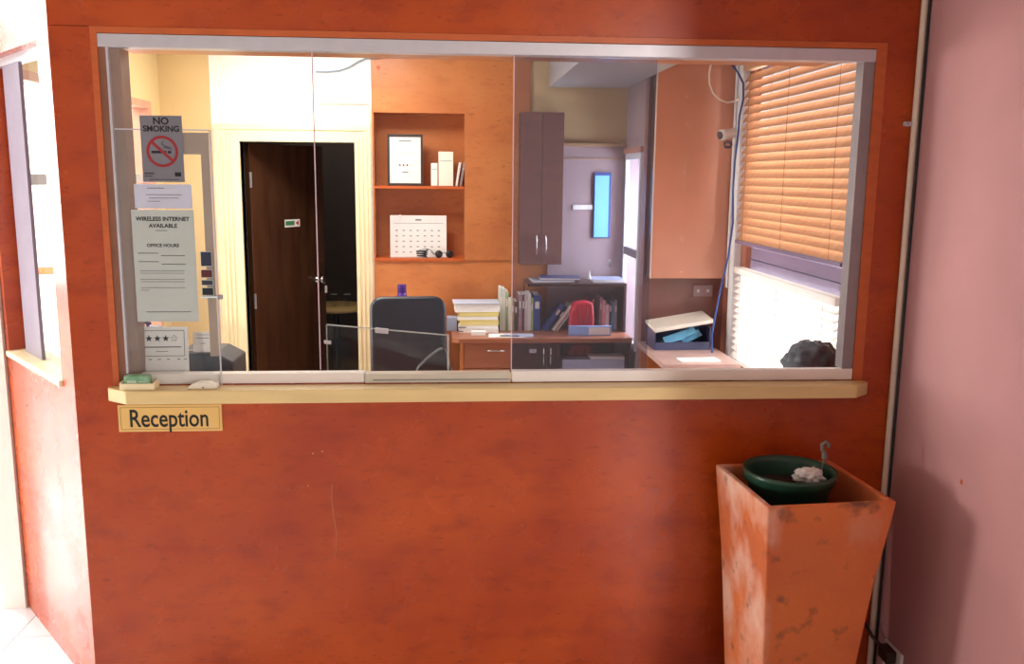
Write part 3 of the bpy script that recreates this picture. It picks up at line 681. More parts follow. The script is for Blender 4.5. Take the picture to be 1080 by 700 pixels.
# books
def book(label, col, x, y, z, t, h, d, lean=0., group=None, rough=.5, name='book'):
    o = thing(name, label, 'book', (x, y, z+.0008+t*math.sin(R(lean))), (0, R(lean), 0), group)
    m = mat('cover_%d_%d_%d' % col, srgb(*col), rough, var=.1)
    cb = MB().box(0, t, 0, .002, 0, h).box(0, .002, .002, d, 0, h).box(t-.002, t, .002, d, 0, h)
    cb.build('cover', m, o); box('page_block', PAPER, o, .002, t-.002, .002, d-.004, .003, h-.003)
    if t > .012:
        lines(o, 'spine_label', [(t*.2, t*.8, h*.62, h*.82)], mat('spine_label', srgb(226, 220, 206), .6), y=-.0003, t=.0003)
    return o
YBK = 2.70
row = [((196, 204, 196), 'pale grey-green'), ((214, 214, 206), 'off-white'), ((150, 178, 140), 'sage green'), ((222, 222, 214), 'white'), ((176, 172, 100), 'olive yellow'), ((96, 74, 66), 'dark brown')]
x = at(527, 345, YBK).x
hs_ = [.275, .27, .255, .22, .20, .19]
for k, (c, nme) in enumerate(row):
    t = .017 if k < 4 else .020
    book('%s upright book beside the stack of yellow folders' % nme, c, x, YBK, DZT, t, hs_[k], .20, 0); x += t+.0015
row2 = [((186, 150, 150), 'dusty pink', .022, .235), ((110, 84, 92), 'plum', .016, .235), ((206, 196, 190), 'beige', .018, .235), ((226, 226, 216), 'cream', .020, .24), ((170, 190, 120), 'lime green', .014, .215)]
x = max(x+.004, at(546, 345, YBK).x)
for c, nme, t, h in row2:
    book('%s upright book near the middle of the back desk' % nme, c, x, YBK, DZT, t, h, .20); x += t+.0015
book('tall dark blue ring binder among the books on the back desk', (40, 74, 140), x+.002, YBK, DZT, .045, .232, .22, 0, name='ring_binder'); x += .052
# leaning books
lean = [((58, 74, 136), 'blue patterned', .026, .20), ((54, 58, 84), 'navy', .014, .185), ((232, 228, 214), 'thick white', .020, .20), ((220, 220, 216), 'thin white', .010, .20)]
xl_ = x+.005
xs = xl_
for k, (c, nme, t, h) in enumerate(lean):
    book('%s book leaning sideways on the back desk' % nme, c, xs+.004, YBK-.03, DZT+.0002, t, h, .17, 36); xs += t/math.cos(R(36))+.004
# lean neighbours behind the red bag
xs = at(608, 340, 2.74).x
for c, nme, t, h in (((170, 60, 76), 'crimson', .010, .215), ((90, 140, 190), 'sky blue', .010, .21), ((224, 116, 70), 'orange', .010, .21)):
    book('thin %s book leaning behind the red bag' % nme, c, xs, 2.72, DZT+.0002, t, h, .16, 20); xs += .016
x = at(632, 345, YBK).x
for c, nme, t, h in (((160, 130, 136), 'mauve', .016, .22), ((228, 170, 180), 'pink', .018, .20), ((244, 244, 240), 'bright white', .022, .17), ((60, 74, 90), 'slate', .014, .20), ((90, 170, 200), 'turquoise', .012, .19), ((150, 150, 160), 'grey', .018, .20)):
    book('%s upright book near the alcove window end of the desk' % nme, c, x, YBK, DZT, t, h, .2); x += t+.003
# shelf hutch over the books
z_h = at(620, 299, 2.62).z
hx0, hx1 = at(557, 299, 2.60).x, min(at(664, 299, 2.60).x, 1.168)
ht = thing('desk_hutch', 'dark shelf unit standing over the books on the back desk', 'shelf', (0, 0, 0))
box('top_board', DARKW, ht, hx0, hx1, 2.62, YB-.035, z_h-.02, z_h, .002)
box('side_panel', DARKW, ht, hx1-.018, hx1, 2.63, YB-.035, DZT+.001, z_h-.02)
box('side_panel', DARKW, ht, hx0, hx0+.006, 2.92, YB-.035, DZT+.001, z_h-.02)
# magazines lying on the hutch
def slab(name, label, cat, m, x, y, z, sx, sy, sz, rz=0, group=None, edge=None):
    o = thing(name, label, cat, (x, y, z+.0008), (0, 0, R(rz)), group)
    box('cover', m, o, -sx/2, sx/2, -sy/2, sy/2, sz-.002, sz); box('back_cover', m, o, -sx/2, sx/2, -sy/2, sy/2, 0, .0015)
    box('pages', edge or PAPER, o, -sx/2+.001, sx/2-.001, -sy/2+.001, sy/2-.002, .0015, sz-.002)
    return o
BLU = mat('navy_cover', srgb(66, 78, 128), .35, var=.15)
xq = at(590, 296, 2.76).x
slab('flat_folder', 'grey folder lying flat on the left of the dark shelf unit', 'folder', mat('grey_folder', srgb(146, 146, 158), .4, var=.1), xq-.05, 2.78, z_h, .27, .2, .014, 4)
slab('flat_magazine', 'navy magazine lying on top of the grey folder', 'magazine', BLU, xq+.0, 2.78, z_h+.015, .26, .19, .012, -3)
slab('flat_magazine', 'glossy pale blue magazine lying flat beside the white cone', 'magazine', mat('pale_blue_cover', srgb(184, 200, 232), .2, var=.1), at(640, 296, 2.76).x, 2.78, z_h, .20, .2, .018, 0)
q = at(621, 290, 2.75)
cn = thing('paper_cone', 'tiny white cone standing on the dark shelf unit', 'ornament', (q.x, 2.72, z_h+.020))
MB().lathe([(.012, 0), (.011, .003), (.004, .04), (.0008, .055)], 14).build('cone', PAPER, cn); MB().lathe([(.016, -.0005), (.016, .0005)], 14).build('base', PAPER, cn)
# stack of folders with papers
x0, x1 = at(484, 345, 2.66).x, at(526, 345, 2.66).x
sxw = x1-x0; xm = (x0+x1)/2
z = DZT
st_ = [('ring binder', 'white ring binder at the bottom of the folder stack', PAPER, .024, 1.0), ('folder', 'white folder with black tab second in the folder stack', PAPER, .022, 1.0),
       ('folder', 'lower bright yellow folder in the stack on the desk', mat('yellow_card', srgb(240, 214, 40), .5, var=.08), .030, .98), ('folder', 'cream yellow folder between the two bright yellow ones', mat('cream_yellow', srgb(232, 220, 150), .5, var=.08), .026, 1.02),
       ('folder', 'upper bright yellow folder in the stack on the desk', MATS['yellow_card'], .022, 1.0), ('paper stack', 'loose white papers heaped on top of the yellow folders', PAPER, .05, 1.12)]
for k, (nmn, lab, m, t, s) in enumerate(st_):
    o = slab(nmn.replace(' ', '_'), lab, nmn, m, xm-(.012 if k == 5 else (.006 if k % 2 else 0)), 2.74, z, sxw*s, .22, t, (k % 3-1)*1.5, None, MATS['cream_yellow'] if k in (2, 4) else None)
    if k == 1: lines(o, 'black_tab', [(-sxw*.5, -sxw*.3, .006, .011)], INK, y=-.1112)
    if k == 0: lines(o, 'black_tab', [(-sxw*.5, -sxw*.38, .006, .011)], INK, y=-.1112)
    if k == 5:
        for j in range(4): box('loose_sheet', LILAC if j % 2 else PAPER, o, -sxw*.56-.004*j, sxw*.56, -.112-.002*j, .10, t+.0006+j*.0016, t+.0012+j*.0016)
    z += t+.0016+(.008 if k == 5 else 0)
q = at(505, 351, 2.5)
slab('note_pad', 'small white note pad at the desk edge below the folder stack', 'note pad', PAPER, q.x, 2.56, DZT, .09, .06, .022, 0)
a, b_ = at(515, 354, 2.5), at(560, 352, 2.5)
o = thing('loose_papers', 'white loose sheets with a dark pen mark spread on the desk', 'paper', ((a.x+b_.x)/2, 2.52, DZT+.001), (0, 0, R(-4)))
box('sheet', PAPER, o, -.13, .10, -.07, .06, 0, .001); box('sheet', LILAC, o, -.04, .15, -.05, .065, .0012, .0022)
box('pen', BLACK, o, -.06, .06, -.045, -.037, .0024, .009, .002)
q = at(477, 340, 2.75)
bx_ = thing('tissue_box', 'small grey-blue box behind the black chair at the desk end', 'box', (q.x, 2.75, DZT+.001))
box('carton', mat('grey_blue_card', srgb(166, 178, 206), .5, var=.08), bx_, -.035, .03, -.05, .05, 0, .085, .002); box('dark_side', BLACK, bx_, .03, .036, -.05, .05, 0, .085)

# black office chair
ch = thing('office_chair', 'black leather swivel chair with rounded backrest in front of the desk', 'chair', (at(433, 350, 1.9).x, 1.75, .001), (0, 0, R(4)))
zt = at(433, 313, 1.95).z
prof = []
def rounded(w, h, r, n=6):
    pts = []
    for cx_, cz_, a0 in ((w-r, h-r, 0), (-w+r, h-r, 90), (-w+r, -h+r, 180), (w-r, -h+r, 270)):
        for k in range(n+1):
            a = R(a0+90*k/n); pts.append((cx_+r*math.cos(a), cz_+r*math.sin(a)))
    return pts
MB().prism(rounded(.212, .27, .07), -.035, .035, Matrix.Rotation(R(90), 4, 'X')).build('backrest', LEATH, ch, loc=(0, .20, zt-.27), rot=(R(-8), 0, 0), bev=.025, seg=3)
MB().prism(rounded(.24, .24, .08), 0, .09).build('seat', LEATH, ch, loc=(0, -.05, .45), bev=.025, seg=3)
MB().tube([(0, .18, .43), (0, .25, .5), (0, .245, zt-.3)], .022, 10).build('back_stem', BLACK, ch)
MB().tube([(0, -.05, .10), (0, -.05, .45)], .03, 12).build('gas_column', BLACK, ch)
for k in range(5):
    a = 2*math.pi*k/5
    lgm = MB().tube([(0, -.05, .11), (.26*math.cos(a), -.05+.26*math.sin(a), .07)], [.024, .015], 8).build('base_leg', BLACK, ch)
    MB().lathe([(.025, -.012), (.025, .012)], 14, Matrix.Translation((.26*math.cos(a), -.05+.26*math.sin(a), .0265)) @ Matrix.Rotation(R(90), 4, 'X')).build('castor', BLACK, lgm)
for s in (-1, 1): MB().tube([(s*.23, .12, .5), (s*.27, .1, .56), (s*.27, .08, .68), (s*.27, -.12, .69)], .016, 8).build('armrest', BLACK, ch)
# purple bottle
q = at(425, 306, 2.9)
xb_ = q.x
# low side table behind chair carrying the bottle
stb = thing('side_cabinet', 'low brown cabinet against the back wall behind the black chair', 'cabinet', (xb_, 2.76, .001))
ztop = at(425, 325, 2.8).z
box('body', LAMI, stb, -.17, .17, -.15, .17, 0, ztop-.02); box('top', LAMI, stb, -.18, .18, -.16, .18, ztop-.02, ztop-.001, .003)
dd = box('door', LAMI, stb, -.16, .16, -.165, -.15, .05, ztop-.03); MB().lathe([(.008, 0), (.012, .02)], 12, Matrix.Translation((.13, -.165, ztop-.12)) @ Matrix.Rotation(R(90), 4, 'X')).build('knob', CHROME, dd)
zb2 = at(425, 300, 2.76).z-ztop
bt = thing('purple_bottle', 'purple plastic bottle standing behind the black chair', 'bottle', (xb_, 2.76, ztop+.0005))
PUR = mat('purple_plastic', srgb(86, 52, 140), .3, var=.1)
MB().lathe([(.03, 0), (.032, .005), (.032, zb2*.6), (.028, zb2*.66)], 20).build('body', PUR, bt); MB().lathe([(.026, zb2*.66), (.028, zb2*.68), (.028, zb2)], 20).build('cap', mat('purple_cap', srgb(70, 40, 130), .35), bt)

# niche contents
a, b_ = at(408, 141, YB+.03), at(446, 194, YB+.03)
w, h = b_.x-a.x, a.z-SH1
fr = thing('framed_certificate', 'black framed white certificate standing on the upper niche shelf', 'picture frame', ((a.x+b_.x)/2, YB+.035, SH1+.001), (R(-5), 0, 0))
FB = mat('black_frame', srgb(58, 50, 48), .4)
for q in ((-w/2, w/2, h-.016, h), (-w/2, w/2, 0, .016), (-w/2, -w/2+.014, .016, h-.016), (w/2-.014, w/2, .016, h-.016)): box('frame_bar', FB, fr, q[0], q[1], 0, .015, q[2], q[3], .002)
box('sheet', PAPER, fr, -w/2+.014, w/2-.014, .006, .012, .016, h-.016)
for k in range(4): star(-.035+k*.024, h*.40, .010, .005, INK if k < 3 else INKG, fr, k == 3)
lines(fr, 'writing', [(-.04, .04, h*.86, h*.88), (-.02, .02, h*.255, h*.275), (-.06, .06, h*.62, h*.625)], INKG, y=.0053)
def cbox(name, label, m, px0, px1, py0, Yf, d, parent_z, rz=0, lean=0, mark=None):
    a, b_ = at(px0, py0, Yf), at(px1, py0, Yf); w = b_.x-a.x; h = a.z-parent_z
    o = thing(name, label, 'box' if d > .02 else 'booklet', (a.x, Yf, parent_z+.001), (0, R(lean), R(rz)))
    box('body', m, o, 0, w, 0, d, 0, h, .002)
    box('seam', mark or PAPERG, o, w*.1, w*.9, -.0008, 0, h*.72, h*.75)
    return o
cbox('leaflet_pack', 'small pale leaflet pack with green print left of the white box', PAPER, 454.5, 461.5, 172, YB+.02, .015, SH1, mark=mat('mint', srgb(130, 200, 170), .5))
cbox('white_carton', 'upright cream white carton in the upper niche', mat('cream_card', srgb(248, 244, 228), .5, var=.03), 462.5, 478, 160, YB+.02, .08, SH1)
for k in range(2):
    cbox('thin_booklet', ('white booklet leaning on the niche side', 'dark-edged booklet leaning against the niche side')[k], (PAPER, mat('grey_cover', srgb(150, 140, 140), .5))[k], 480.2+k*4.4, 482.6+k*4.4, 171, YB+.03, .12, SH1, 0, 9)
a, b_ = at(411, 227, YB+.06), at(471, 271, YB+.06); w, h = b_.x-a.x, a.z-SH2
cl = thing('wall_calendar', 'white month calendar propped on the lower niche shelf', 'calendar', ((a.x+b_.x)/2, YB+.07, SH2+.001), (R(-6), 0, 0))
box('sheet', PAPER, cl, -w/2, w/2, 0, .003, 0, h)
gl = []
for i in range(7):
    for j in range(5): gl.append((-w/2+.035+i*.047, -w/2+.050+i*.047, .03+j*.036, .036+j*.036))
lines(cl, 'dates', gl, INKG, y=-.0008); lines(cl, 'heading', [(-.02, .02, h-.035, h-.025), (-w/2+.02, w/2-.02, h-.054, h-.052)], INKG, y=-.0008)
MB().lathe([(.008, 0), (.008, .006)], 12, Matrix.Translation((-w*.32, -.001, h-.004)) @ Matrix.Rotation(R(90), 4, 'X')).build('pin', PAPER, cl)
q = at(470, 268, YB+.01)
sgl = thing('sunglasses', 'black sunglasses lying on the lower niche shelf', 'glasses', (q.x-.01, YB+.02, SH2+.001), (0, 0, R(10)))
for s in (-1, 1):
    MB().lathe([(.001, 0), (.024, .001), (.026, .004), (.022, .008), (.001, .009)], 18, Matrix.Translation((s*.036, 0, .024)) @ Matrix.Rotation(R(80), 4, 'X')).build('lens', BLACK, sgl)
    MB().tube([(s*.062, 0, .03), (s*.066, .05, .026), (s*.060, .09, .012)], .0025, 6).build('temple', BLACK, sgl)
MB().tube([(-.012, 0, .03), (0, -.003, .034), (.012, 0, .03)], .002, 6).build('bridge', BLACK, sgl)
q = at(457, 269, YB+.0)
cbl = thing('black_cable_coil', 'small coil of black cable on the lower niche shelf before the calendar', 'cable', (q.x-.075, YB+.02, SH2+.001))
MB().tube([(.03*math.cos(t*.5)*(1+.05*t/6), .022*math.sin(t*.5), .005+.0012*t) for t in range(40)], .0045, 6).build('coil', BLACK, cbl)
MB().tube([(-.03, 0, .02), (-.02, .01, .05), (.03, .0, .06), (.06, 0, .05), (.085, 0, .02)], .0018, 6).build('loose_end', BLACK, cbl)
# wall trinkets: cable along the ceiling and red arrow sticker
p_ = [(333, 75.6), (345, 75.8), (358, 74.5), (368, 71), (378, 65), (386, 61.5), (400, 61), (420, 58)]
tag(MB().tube([at(x, y, YB-.014) for x, y in p_], .005, 7).build('ceiling_cable', mat('blue_grey_cable', srgb(130, 150, 170), .4)), 'thin blue-grey cable looping over the white wall above the door', 'cable')
tag(MB().tube([(NX0-.022, YB-.008, z) for z in (0.9, 1.5, 2.1, 2.26)]+[(NX0-.03, YB-.008, 2.285), (NX0-.08, YB-.008, 2.288), (NX0-.35, YB-.008, 2.284)], .005, 7).build('wall_cable', mat('cream_cable', srgb(232, 222, 196), .5)), 'cream cable running down beside the door casing', 'cable')
q = at(399, 72, YB); 
tag(MB().prism([(-.016, .014), (.016, .014), (0, -.016)], -.001, .001, Matrix.Rotation(R(90), 4, 'X')).build('arrow_sticker', mat('orange_red', srgb(206, 96, 60), .5), loc=(q.x, YB-.0015, q.z)), 'small red triangular sticker high beside the door', 'sticker')

# hanging wall cupboard above the books, dark
zc0, zc1 = at(570, 279, 2.76).z, at(570, 118, 2.76).z
hx0, hx1 = at(549, 200, 2.76).x, at(594, 200, 2.76).x
wc = thing('wall_cupboard', 'dark brown wall cupboard with two tall doors above the desk', 'cupboard', (0, 0, 0))
box('carcass', DARKW, wc, hx0, hx1, 2.785, YB-.0125, zc0, zc1)
hm_ = (hx0+hx1)/2
for s, xa, xb in ((-1, hx0, hm_-.001), (1, hm_+.001, hx1)):
    dd = box('door', mat('mauve_brown_door', srgb(128, 92, 84), .3, var=.2, scale=4, stretch=(1, 1, 5)), wc, xa, xb, 2.765, 2.785, zc0, zc1, .002)
    hxp = hm_+s*.03
    MB().tube([(hxp, 2.765, zc0+.19), (hxp, 2.745, zc0+.185), (hxp, 2.745, zc0+.07), (hxp, 2.765, zc0+.065)], .0045, 8).build('handle', CHROME, dd)
# narrow blue window, its backlight put in as emission, and white bar on the mauve panel
a, b_ = at(628, 185, YB-.03), at(641, 250, YB-.03)
bp_ = thing('blue_window_slot', 'narrow backlit blue window pane on the mauve back wall', 'window', ((a.x+b_.x)/2, YB-.014, b_.z))
w, h = b_.x-a.x, a.z-b_.z
box('frame', mat('blue_frame', srgb(72, 96, 170), .4), bp_, -w/2-.008, w/2+.014, -.012, 0, -.006, h+.02, .002)
box('lit_pane', mat('blue_glow', srgb(120, 190, 244), .4, emit=.75), bp_, -w/2, w/2, -.016, -.012, 0, h)
a, b_ = at(604.5, 216, YB-.02), at(627, 221, YB-.02)
tag(MB().box(0, b_.x-a.x-.012, -.008, 0, 0, a.z-b_.z).build('white_wall_strip', PAPER, loc=(a.x, YB-.0135, b_.z), bev=.002), 'short white strip fixed beside the blue panel', 'strip')
q = at(643, 279, YB-.02)
ck = thing('coat_hook', 'small curved metal hook on the mauve back wall', 'hook', (q.x, YB-.013, q.z))
MB().tube([(0, 0, .02), (0, -.02, .0), (.0, -.03, -.015), (0, -.035, .005)], .004, 8).build('hook_arm', CHROME, ck); box('plate', ALU, ck, -.01, .01, -.002, 0, .005, .035)

# overhead panel cupboard at right
oc = thing('overhead_cupboard', 'tall shallow orange wall cupboard beside the office window', 'cupboard', (0, 0, 0))
OY = 2.15; oz0 = at(720, 293.5, OY).z
ox0 = at(690, 200, OY).x; ox1 = at(771, 200, OY).x
box('carcass', DARKW, oc, ox0+.002, ox1-.002, OY+.02, 2.309, oz0+.004, 2.745)
box('door', mat('orange_door', srgb(224, 158, 132), .3, var=.12, scale=3), oc, ox0, ox1, OY, OY+.02, oz0, 2.745, .003)
box('edge_bead', mat('bead_cream', srgb(226, 206, 196), .4), oc, ox0-.006, ox0, OY+.001, OY+.02, oz0, 2.745)
# white window post with the camera and cables
po = struct(empty('trim_window_post'))
PX = 1.655
box('post', FW, po, PX, XW-.001, 2.005, 2.075, WZ0-.0, 2.745, .003)
box('post_edge', FW, po, PX+.0, PX+.015, 2.10, 2.135, oz0-.05, 2.745, .002)
# side worktop under it
SWZ = .85
sw = thing('side_worktop', 'pinkish worktop in the office corner below the overhead cupboard', 'worktop', (0, 0, 0))
MB().box(1.175, 1.60, 1.62, 2.308, SWZ-.03, SWZ).build('top', mat('pink_laminate', srgb(196, 162, 152), .3, var=.1), sw, bev=.003)
for y in (1.66, 2.26): box('support_panel', LAMI, sw, 1.19, 1.59, y, y+.02, 0, SWZ-.03)
# file box with open lid and letter tray
q0, q1 = at(686, 369, 2.02), at(752, 369, 2.02)
fb_ = thing('document_tray_box', 'dark blue document tray with white lid tilted open on the side worktop', 'box', ((q0.x+q1.x)/2, 2.12, SWZ+.001), (0, 0, R(2)))
wd2 = (q1.x-q0.x)/2-.02
NAV = mat('navy_plastic', srgb(64, 70, 104), .35, var=.15)
bm2 = MB().box(-wd2, wd2, -.10, .10, 0, .004).box(-wd2, -wd2+.004, -.10, .10, .004, .11).box(wd2-.004, wd2, -.10, .10, .004, .13).box(-wd2, wd2, .096, .10, .004, .13).box(-wd2, wd2, -.10, -.096, .004, .045)
bm2.build('tray_body', NAV, fb_)
MB().box(-wd2-.01, wd2+.01, -.12, .09, 0, .022, Matrix.Translation((0, 0, .145)) @ Matrix.Rotation(R(-9), 4, 'Y') @ Matrix.Rotation(R(6), 4, 'X')).build('lid', mat('lid_offwhite', srgb(226, 220, 210), .5, var=.05), fb_, bev=.003)
BP = mat('blue_paper', srgb(120, 190, 230), .25, var=.2)
for k in range(4):
    MB().box(-.05, .07, -.0, .05, 0, .004, Matrix.Translation((-.05+k*.04, -.085+.012*k, .045+.012*(k % 3))) @ Matrix.Rotation(R(-14-4*k), 4, 'Y') @ Matrix.Rotation(R(40), 4, 'X')).build('blue_sheet', BP, fb_)
q = at(742, 307, 2.29)
sk2 = thing('double_socket', 'small double power socket on the maroon wall under the cupboard', 'socket', (q.x, 2.309, q.z))
box('plate', mat('mauve_plate', srgb(186, 160, 166), .4), sk2, -.06, .06, -.008, 0, -.035, .035, .002)
for s in (-1, 1): box('switch', PAPER, sk2, s*.03-.008, s*.03+.008, -.011, -.008, -.008, .01)
o = slab('white_letter', 'white sheet lying on the front of the side worktop', 'paper', PAPER, at(735, 384, 1.75).x, 1.72, SWZ, .22, .10, .006, 3)
# security camera
q = at(768, 142, 2.0)
sc_ = thing('security_camera', 'white bullet security camera mounted on the window post', 'camera', (PX-.022, 2.02, q.z))
qa = at(757, 139, 1.94); qb = at(776, 139, 2.0)
dxx = qa.x-qb.x
M = Matrix.Translation((-.005, -.02, .012)) @ Matrix.Rotation(R(-100), 4, 'Y') @ Matrix.Rotation(R(18), 4, 'X')
MB().lathe([(.020, 0), (.027, .006), (.027, .075), (.029, .078), (.029, .10), (.022, .102)], 24, M).build('housing', mat('camera_white', srgb(232, 232, 230), .35), sc_)
MB().lathe([(.022, .1005), (.023, .108), (.008, .108)], 20, M).build('lens', mat('camera_lens', srgb(90, 88, 94), .2), sc_)
MB().tube([(.0, -.01, .0), (.0, -.03, -.03), (.005, .004, -.045)], .007, 8).build('bracket', ALU, sc_)
pts = []
for t in range(60):
    a = t*.55; pts.append((-.055+.022*math.cos(a), -.05+.012*math.sin(a*1.3), -.055+.016*math.sin(a)+.006*math.cos(a*.37)))
MB().tube(pts, .0028, 6).build('coiled_lead', mat('grey_lead', srgb(96, 96, 110), .5), sc_)
# blue cable
BC = mat('blue_cable_plastic', srgb(40, 74, 140), .35)
p_ = [(771, 67), (778, 76), (784, 88), (784, 104), (780, 122), (778, 145), (775, 170), (773, 200), (773, 235), (768, 270), (760, 305), (754, 335), (750.5, 355), (751, 372)]
tag(MB().tube([at(x, y, 1.985 if i < 2 else 1.925) for i, (x, y) in enumerate(p_)], .0055, 8).build('blue_cable', BC), 'dark blue cable hanging down the white window post', 'cable')
p_ = [(750, 67), (748, 78), (748.5, 88), (752, 98), (759, 105), (767, 108), (774, 107), (780, 104)]
tag(MB().tube([at(x, y, 2.03) for x, y in p_], .005, 8).build('white_cable_loop', mat('white_cable', srgb(240, 226, 214), .4)), 'white cable hanging in a loop before the orange cupboard', 'cable')

# ---------------------------------------------------------------- blinds
WOOD = mat('blind_wood', srgb(212, 168, 134), .45, var=.12, scale=4, stretch=(1, 6, 1), trans=.2)
WSL = mat('blind_white', srgb(244, 240, 236), .5, var=.03, trans=.5)
def blind(name, label, z0, z1, pitch, tilt, m, x, y0, y1, rail):
    o = thing(name, label, 'blind', (x, 0, z0))
    n = int((z1-z0)/pitch); sl = None
    for k in range(n):
        z = .02+k*pitch
        if sl is None:
            sl = MB().box(-.025, .025, y0, y1, -.0014, .0014).build('slat', m, o); ob = sl
        else:
            ob = bpy.data.objects.new('slat', sl.data); COL.objects.link(ob); ob.parent = o
        ob.location = (0, 0, z); ob.rotation_euler = (0, R(tilt), 0)
    box('head_rail', m, o, -.025, .025, y0, y1, z1-z0, z1-z0+.035); box('bottom_rail', rail, o, -.025, .025, y0, y1, -.022, -.002, .003)
    for yy in (y0+.12, (y0+y1)/2, y1-.12): 
        MB().tube([(-.026, yy, -.01), (-.026, yy, z1-z0)], .0012, 6).build('ladder_cord', mat('cord', srgb(170, 130, 100), .6), o)
    return o
blind('timber_venetian_blind', 'timber slat venetian blind closed over the upper office window', 1.50, 2.42, .043, -58, WOOD, 1.665, .575, 1.955, RAIL)
blind('white_venetian_blind', 'white slat blind glowing in the lower office window', .835, 1.31, .036, -35, WSL, 1.668, .60, 1.955, WSL)

# back-room table seen past the door
q = onz(357, 322, .76)
tb2 = thing('back_room_table', 'beige round-topped table in the dark room behind the door', 'table', (q.x-.02, q.y, .001))
MB().lathe([(.001, .73), (.27, .73), (.28, .745), (.27, .76), (.001, .76)], 40).build('table_top', mat('beige_top', srgb(206, 170, 110), .35), tb2)
MB().lathe([(.03, .02), (.03, .73)], 14).build('pedestal', BLACK, tb2); MB().lathe([(.2, 0), (.2, .02)], 24).build('foot', BLACK, tb2)
for k, dx in enumerate((-.03, .08)):
    g = thing('drinking_glass', 'clear drinking glass standing on the beige back-room table', 'glass', (q.x+dx, q.y-.05, .762), (0, 0, 0), 'glasses on the back-room table')
    MB().lathe([(.022, 0), (.028, .10)], 16).build('glass_wall', PERSPEX, g); MB().lathe([(.0285, .098), (.0285, .101)], 16).build('rim', EDG2, g)
area('back_room_fill', (-.9, 4.2, 2.7), (-.9, 4.2, 0), .3, .3, 6, (1, .9, .75))  # added fill that lightens the back-room table, no fixture there

# ---------------------------------------------------------------- passage details at far left
pr2 = struct(MB().box(-5.49, -5.46, .5, 5.9, .86, .93).box(-5.4, -1.9, 5.95, 5.99, .86, .93).build('trim_passage_rail', TRIM))

# ---------------------------------------------------------------- seated person (only the crown of the head shows)
SKIN = mat('skin', srgb(150, 104, 80), .5, var=.08)
HX, HY, HT = 1.435, .33, at(861, 362, .33).z      # head centre and top of hair
pn = thing('person', 'seated person behind the counter, only short dark curly hair showing', 'person', (HX, HY, .0))
hz = HT-.15                                       # head centre height
sh = hz-.26; hipz = .56
V = {}; E = []; RAD = {}
def jv(n, co, r): V[n] = (len(V), Vector(co)); RAD[n] = r
jv('pelvis', (.02, 0, hipz), (.13, .12)); jv('waist', (.03, 0, hipz+.16), (.11, .10)); jv('chest', (.03, 0, sh-.08), (.13, .115)); jv('neckb', (.015, 0, sh+.04), (.055, .05)); jv('neck', (.0, 0, hz-.12), (.052, .05)); jv('head', (0, 0, hz-.02), (.080, .088)); jv('crown', (.005, 0, hz+.06), (.07, .075)); jv('nose', (-.105, 0, hz-.02), (.012, .012))
E += [('pelvis', 'waist'), ('waist', 'chest'), ('chest', 'neckb'), ('neckb', 'neck'), ('neck', 'head'), ('head', 'crown'), ('head', 'nose')]
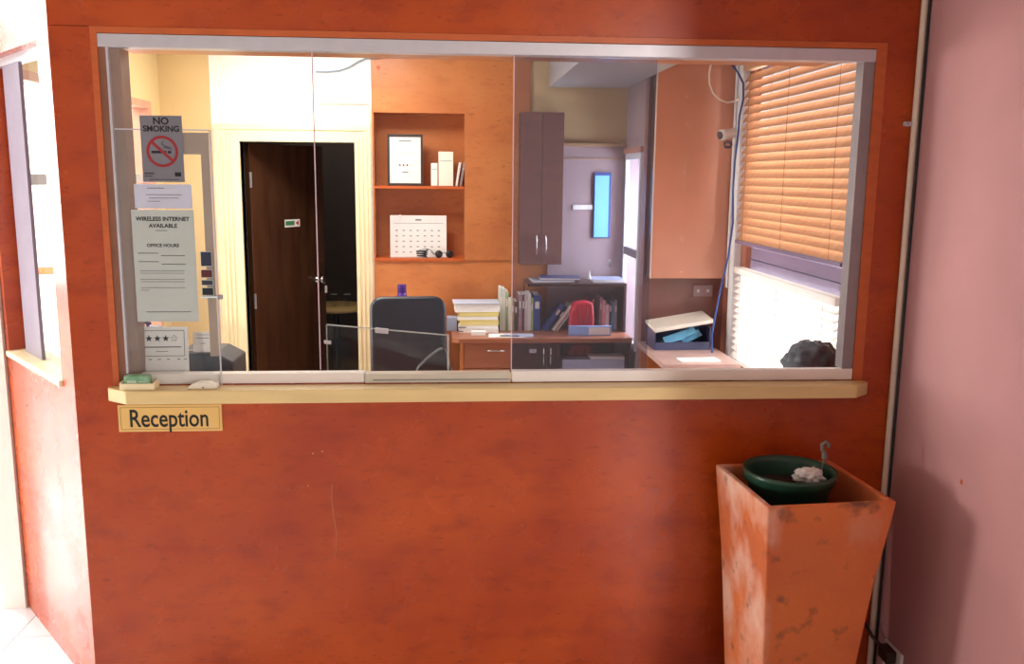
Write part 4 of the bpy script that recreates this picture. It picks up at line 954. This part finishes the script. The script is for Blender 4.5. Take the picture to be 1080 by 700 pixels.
for s, n in ((-1, 'a'), (1, 'b')):
    jv('sh'+n, (.02, s*.15, sh), (.055, .055)); jv('el'+n, (-.03, s*.19, sh-.27), (.042, .042)); jv('wr'+n, (-.24, s*.12, sh-.33), (.028, .026)); jv('ha'+n, (-.31, s*.10, sh-.335), (.034, .018))
    jv('hip'+n, (-.02, s*.09, hipz-.03), (.085, .08)); jv('kn'+n, (-.44, s*.11, hipz-.03), (.058, .058)); jv('an'+n, (-.46, s*.11, .09), (.038, .038)); jv('to'+n, (-.60, s*.12, .035), (.035, .03))
    E += [('chest', 'sh'+n), ('sh'+n, 'el'+n), ('el'+n, 'wr'+n), ('wr'+n, 'ha'+n), ('pelvis', 'hip'+n), ('hip'+n, 'kn'+n), ('kn'+n, 'an'+n), ('an'+n, 'to'+n)]
    for f_ in range(4):
        y0 = s*.10+(f_-1.5)*.018; l_ = (.055, .07, .075, .06)[f_]
        jv('f%d%s' % (f_, n), (-.335-.02, y0, sh-.335), (.009, .009)); jv('g%d%s' % (f_, n), (-.335-.02-l_*.6, y0, sh-.345), (.008, .008)); jv('h%d%s' % (f_, n), (-.335-.02-l_, y0, sh-.36), (.007, .007))
        E += [('ha'+n, 'f%d%s' % (f_, n)), ('f%d%s' % (f_, n), 'g%d%s' % (f_, n)), ('g%d%s' % (f_, n), 'h%d%s' % (f_, n))]
    jv('t0'+n, (-.30, s*.10-s*.045, sh-.335), (.010, .010)); jv('t1'+n, (-.335, s*.10-s*.06, sh-.345), (.008, .008)); E += [('ha'+n, 't0'+n), ('t0'+n, 't1'+n)]
me = bpy.data.meshes.new('body'); me.from_pydata([v[1] for v in V.values()], [(V[a][0], V[b][0]) for a, b in E], [])
bo = bpy.data.objects.new('body', me); COL.objects.link(bo); bo.parent = pn
bpy.context.view_layer.objects.active = bo
mdk = bo.modifiers.new('skin', 'SKIN'); mdk.use_smooth_shade = True
for n, (i, c) in V.items(): me.skin_vertices[0].data[i].radius = RAD[n]; me.skin_vertices[0].data[i].use_root = (n == 'pelvis')
bo.modifiers.new('sub', 'SUBSURF').levels = 1; me.materials.append(SKIN)
HAIR = mat('dark_hair', srgb(98, 106, 118), .55, var=.45, scale=26, bump=.8)
hair = lump('hair', HAIR, .112, .108, .098, .20, 4.2, pn, (.012, 0, hz+.062), 5)
for s in (-1, 1): lump('ear', SKIN, .012, .01, .026, .05, 1, pn, (.005, s*.088, hz-.03), s)
SHIRT = mat('dark_shirt', srgb(52, 56, 74), .8, var=.15)
MB().lathe([(.15, 0), (.14, .18), (.15, sh-hipz-.06), (.12, sh-hipz+.03), (.07, sh-hipz+.055)], 24, Matrix.Translation((.025, 0, hipz+.02)) @ Matrix.Diagonal((.93, 1.1, 1, 1))).build('shirt', SHIRT, pn)
sto = thing('counter_stool', 'dark round stool under the seated person behind the counter', 'stool', (HX+.02, HY, .001))
MB().lathe([(.001, .40), (.16, .40), (.17, .42), (.16, .445), (.001, .45)], 28).build('seat', LEATH, sto)
MB().lathe([(.025, .03), (.025, .40)], 14).build('column', CHROME, sto); MB().lathe([(.17, 0), (.17, .015), (.03, .03)], 28).build('foot', BLACK, sto)
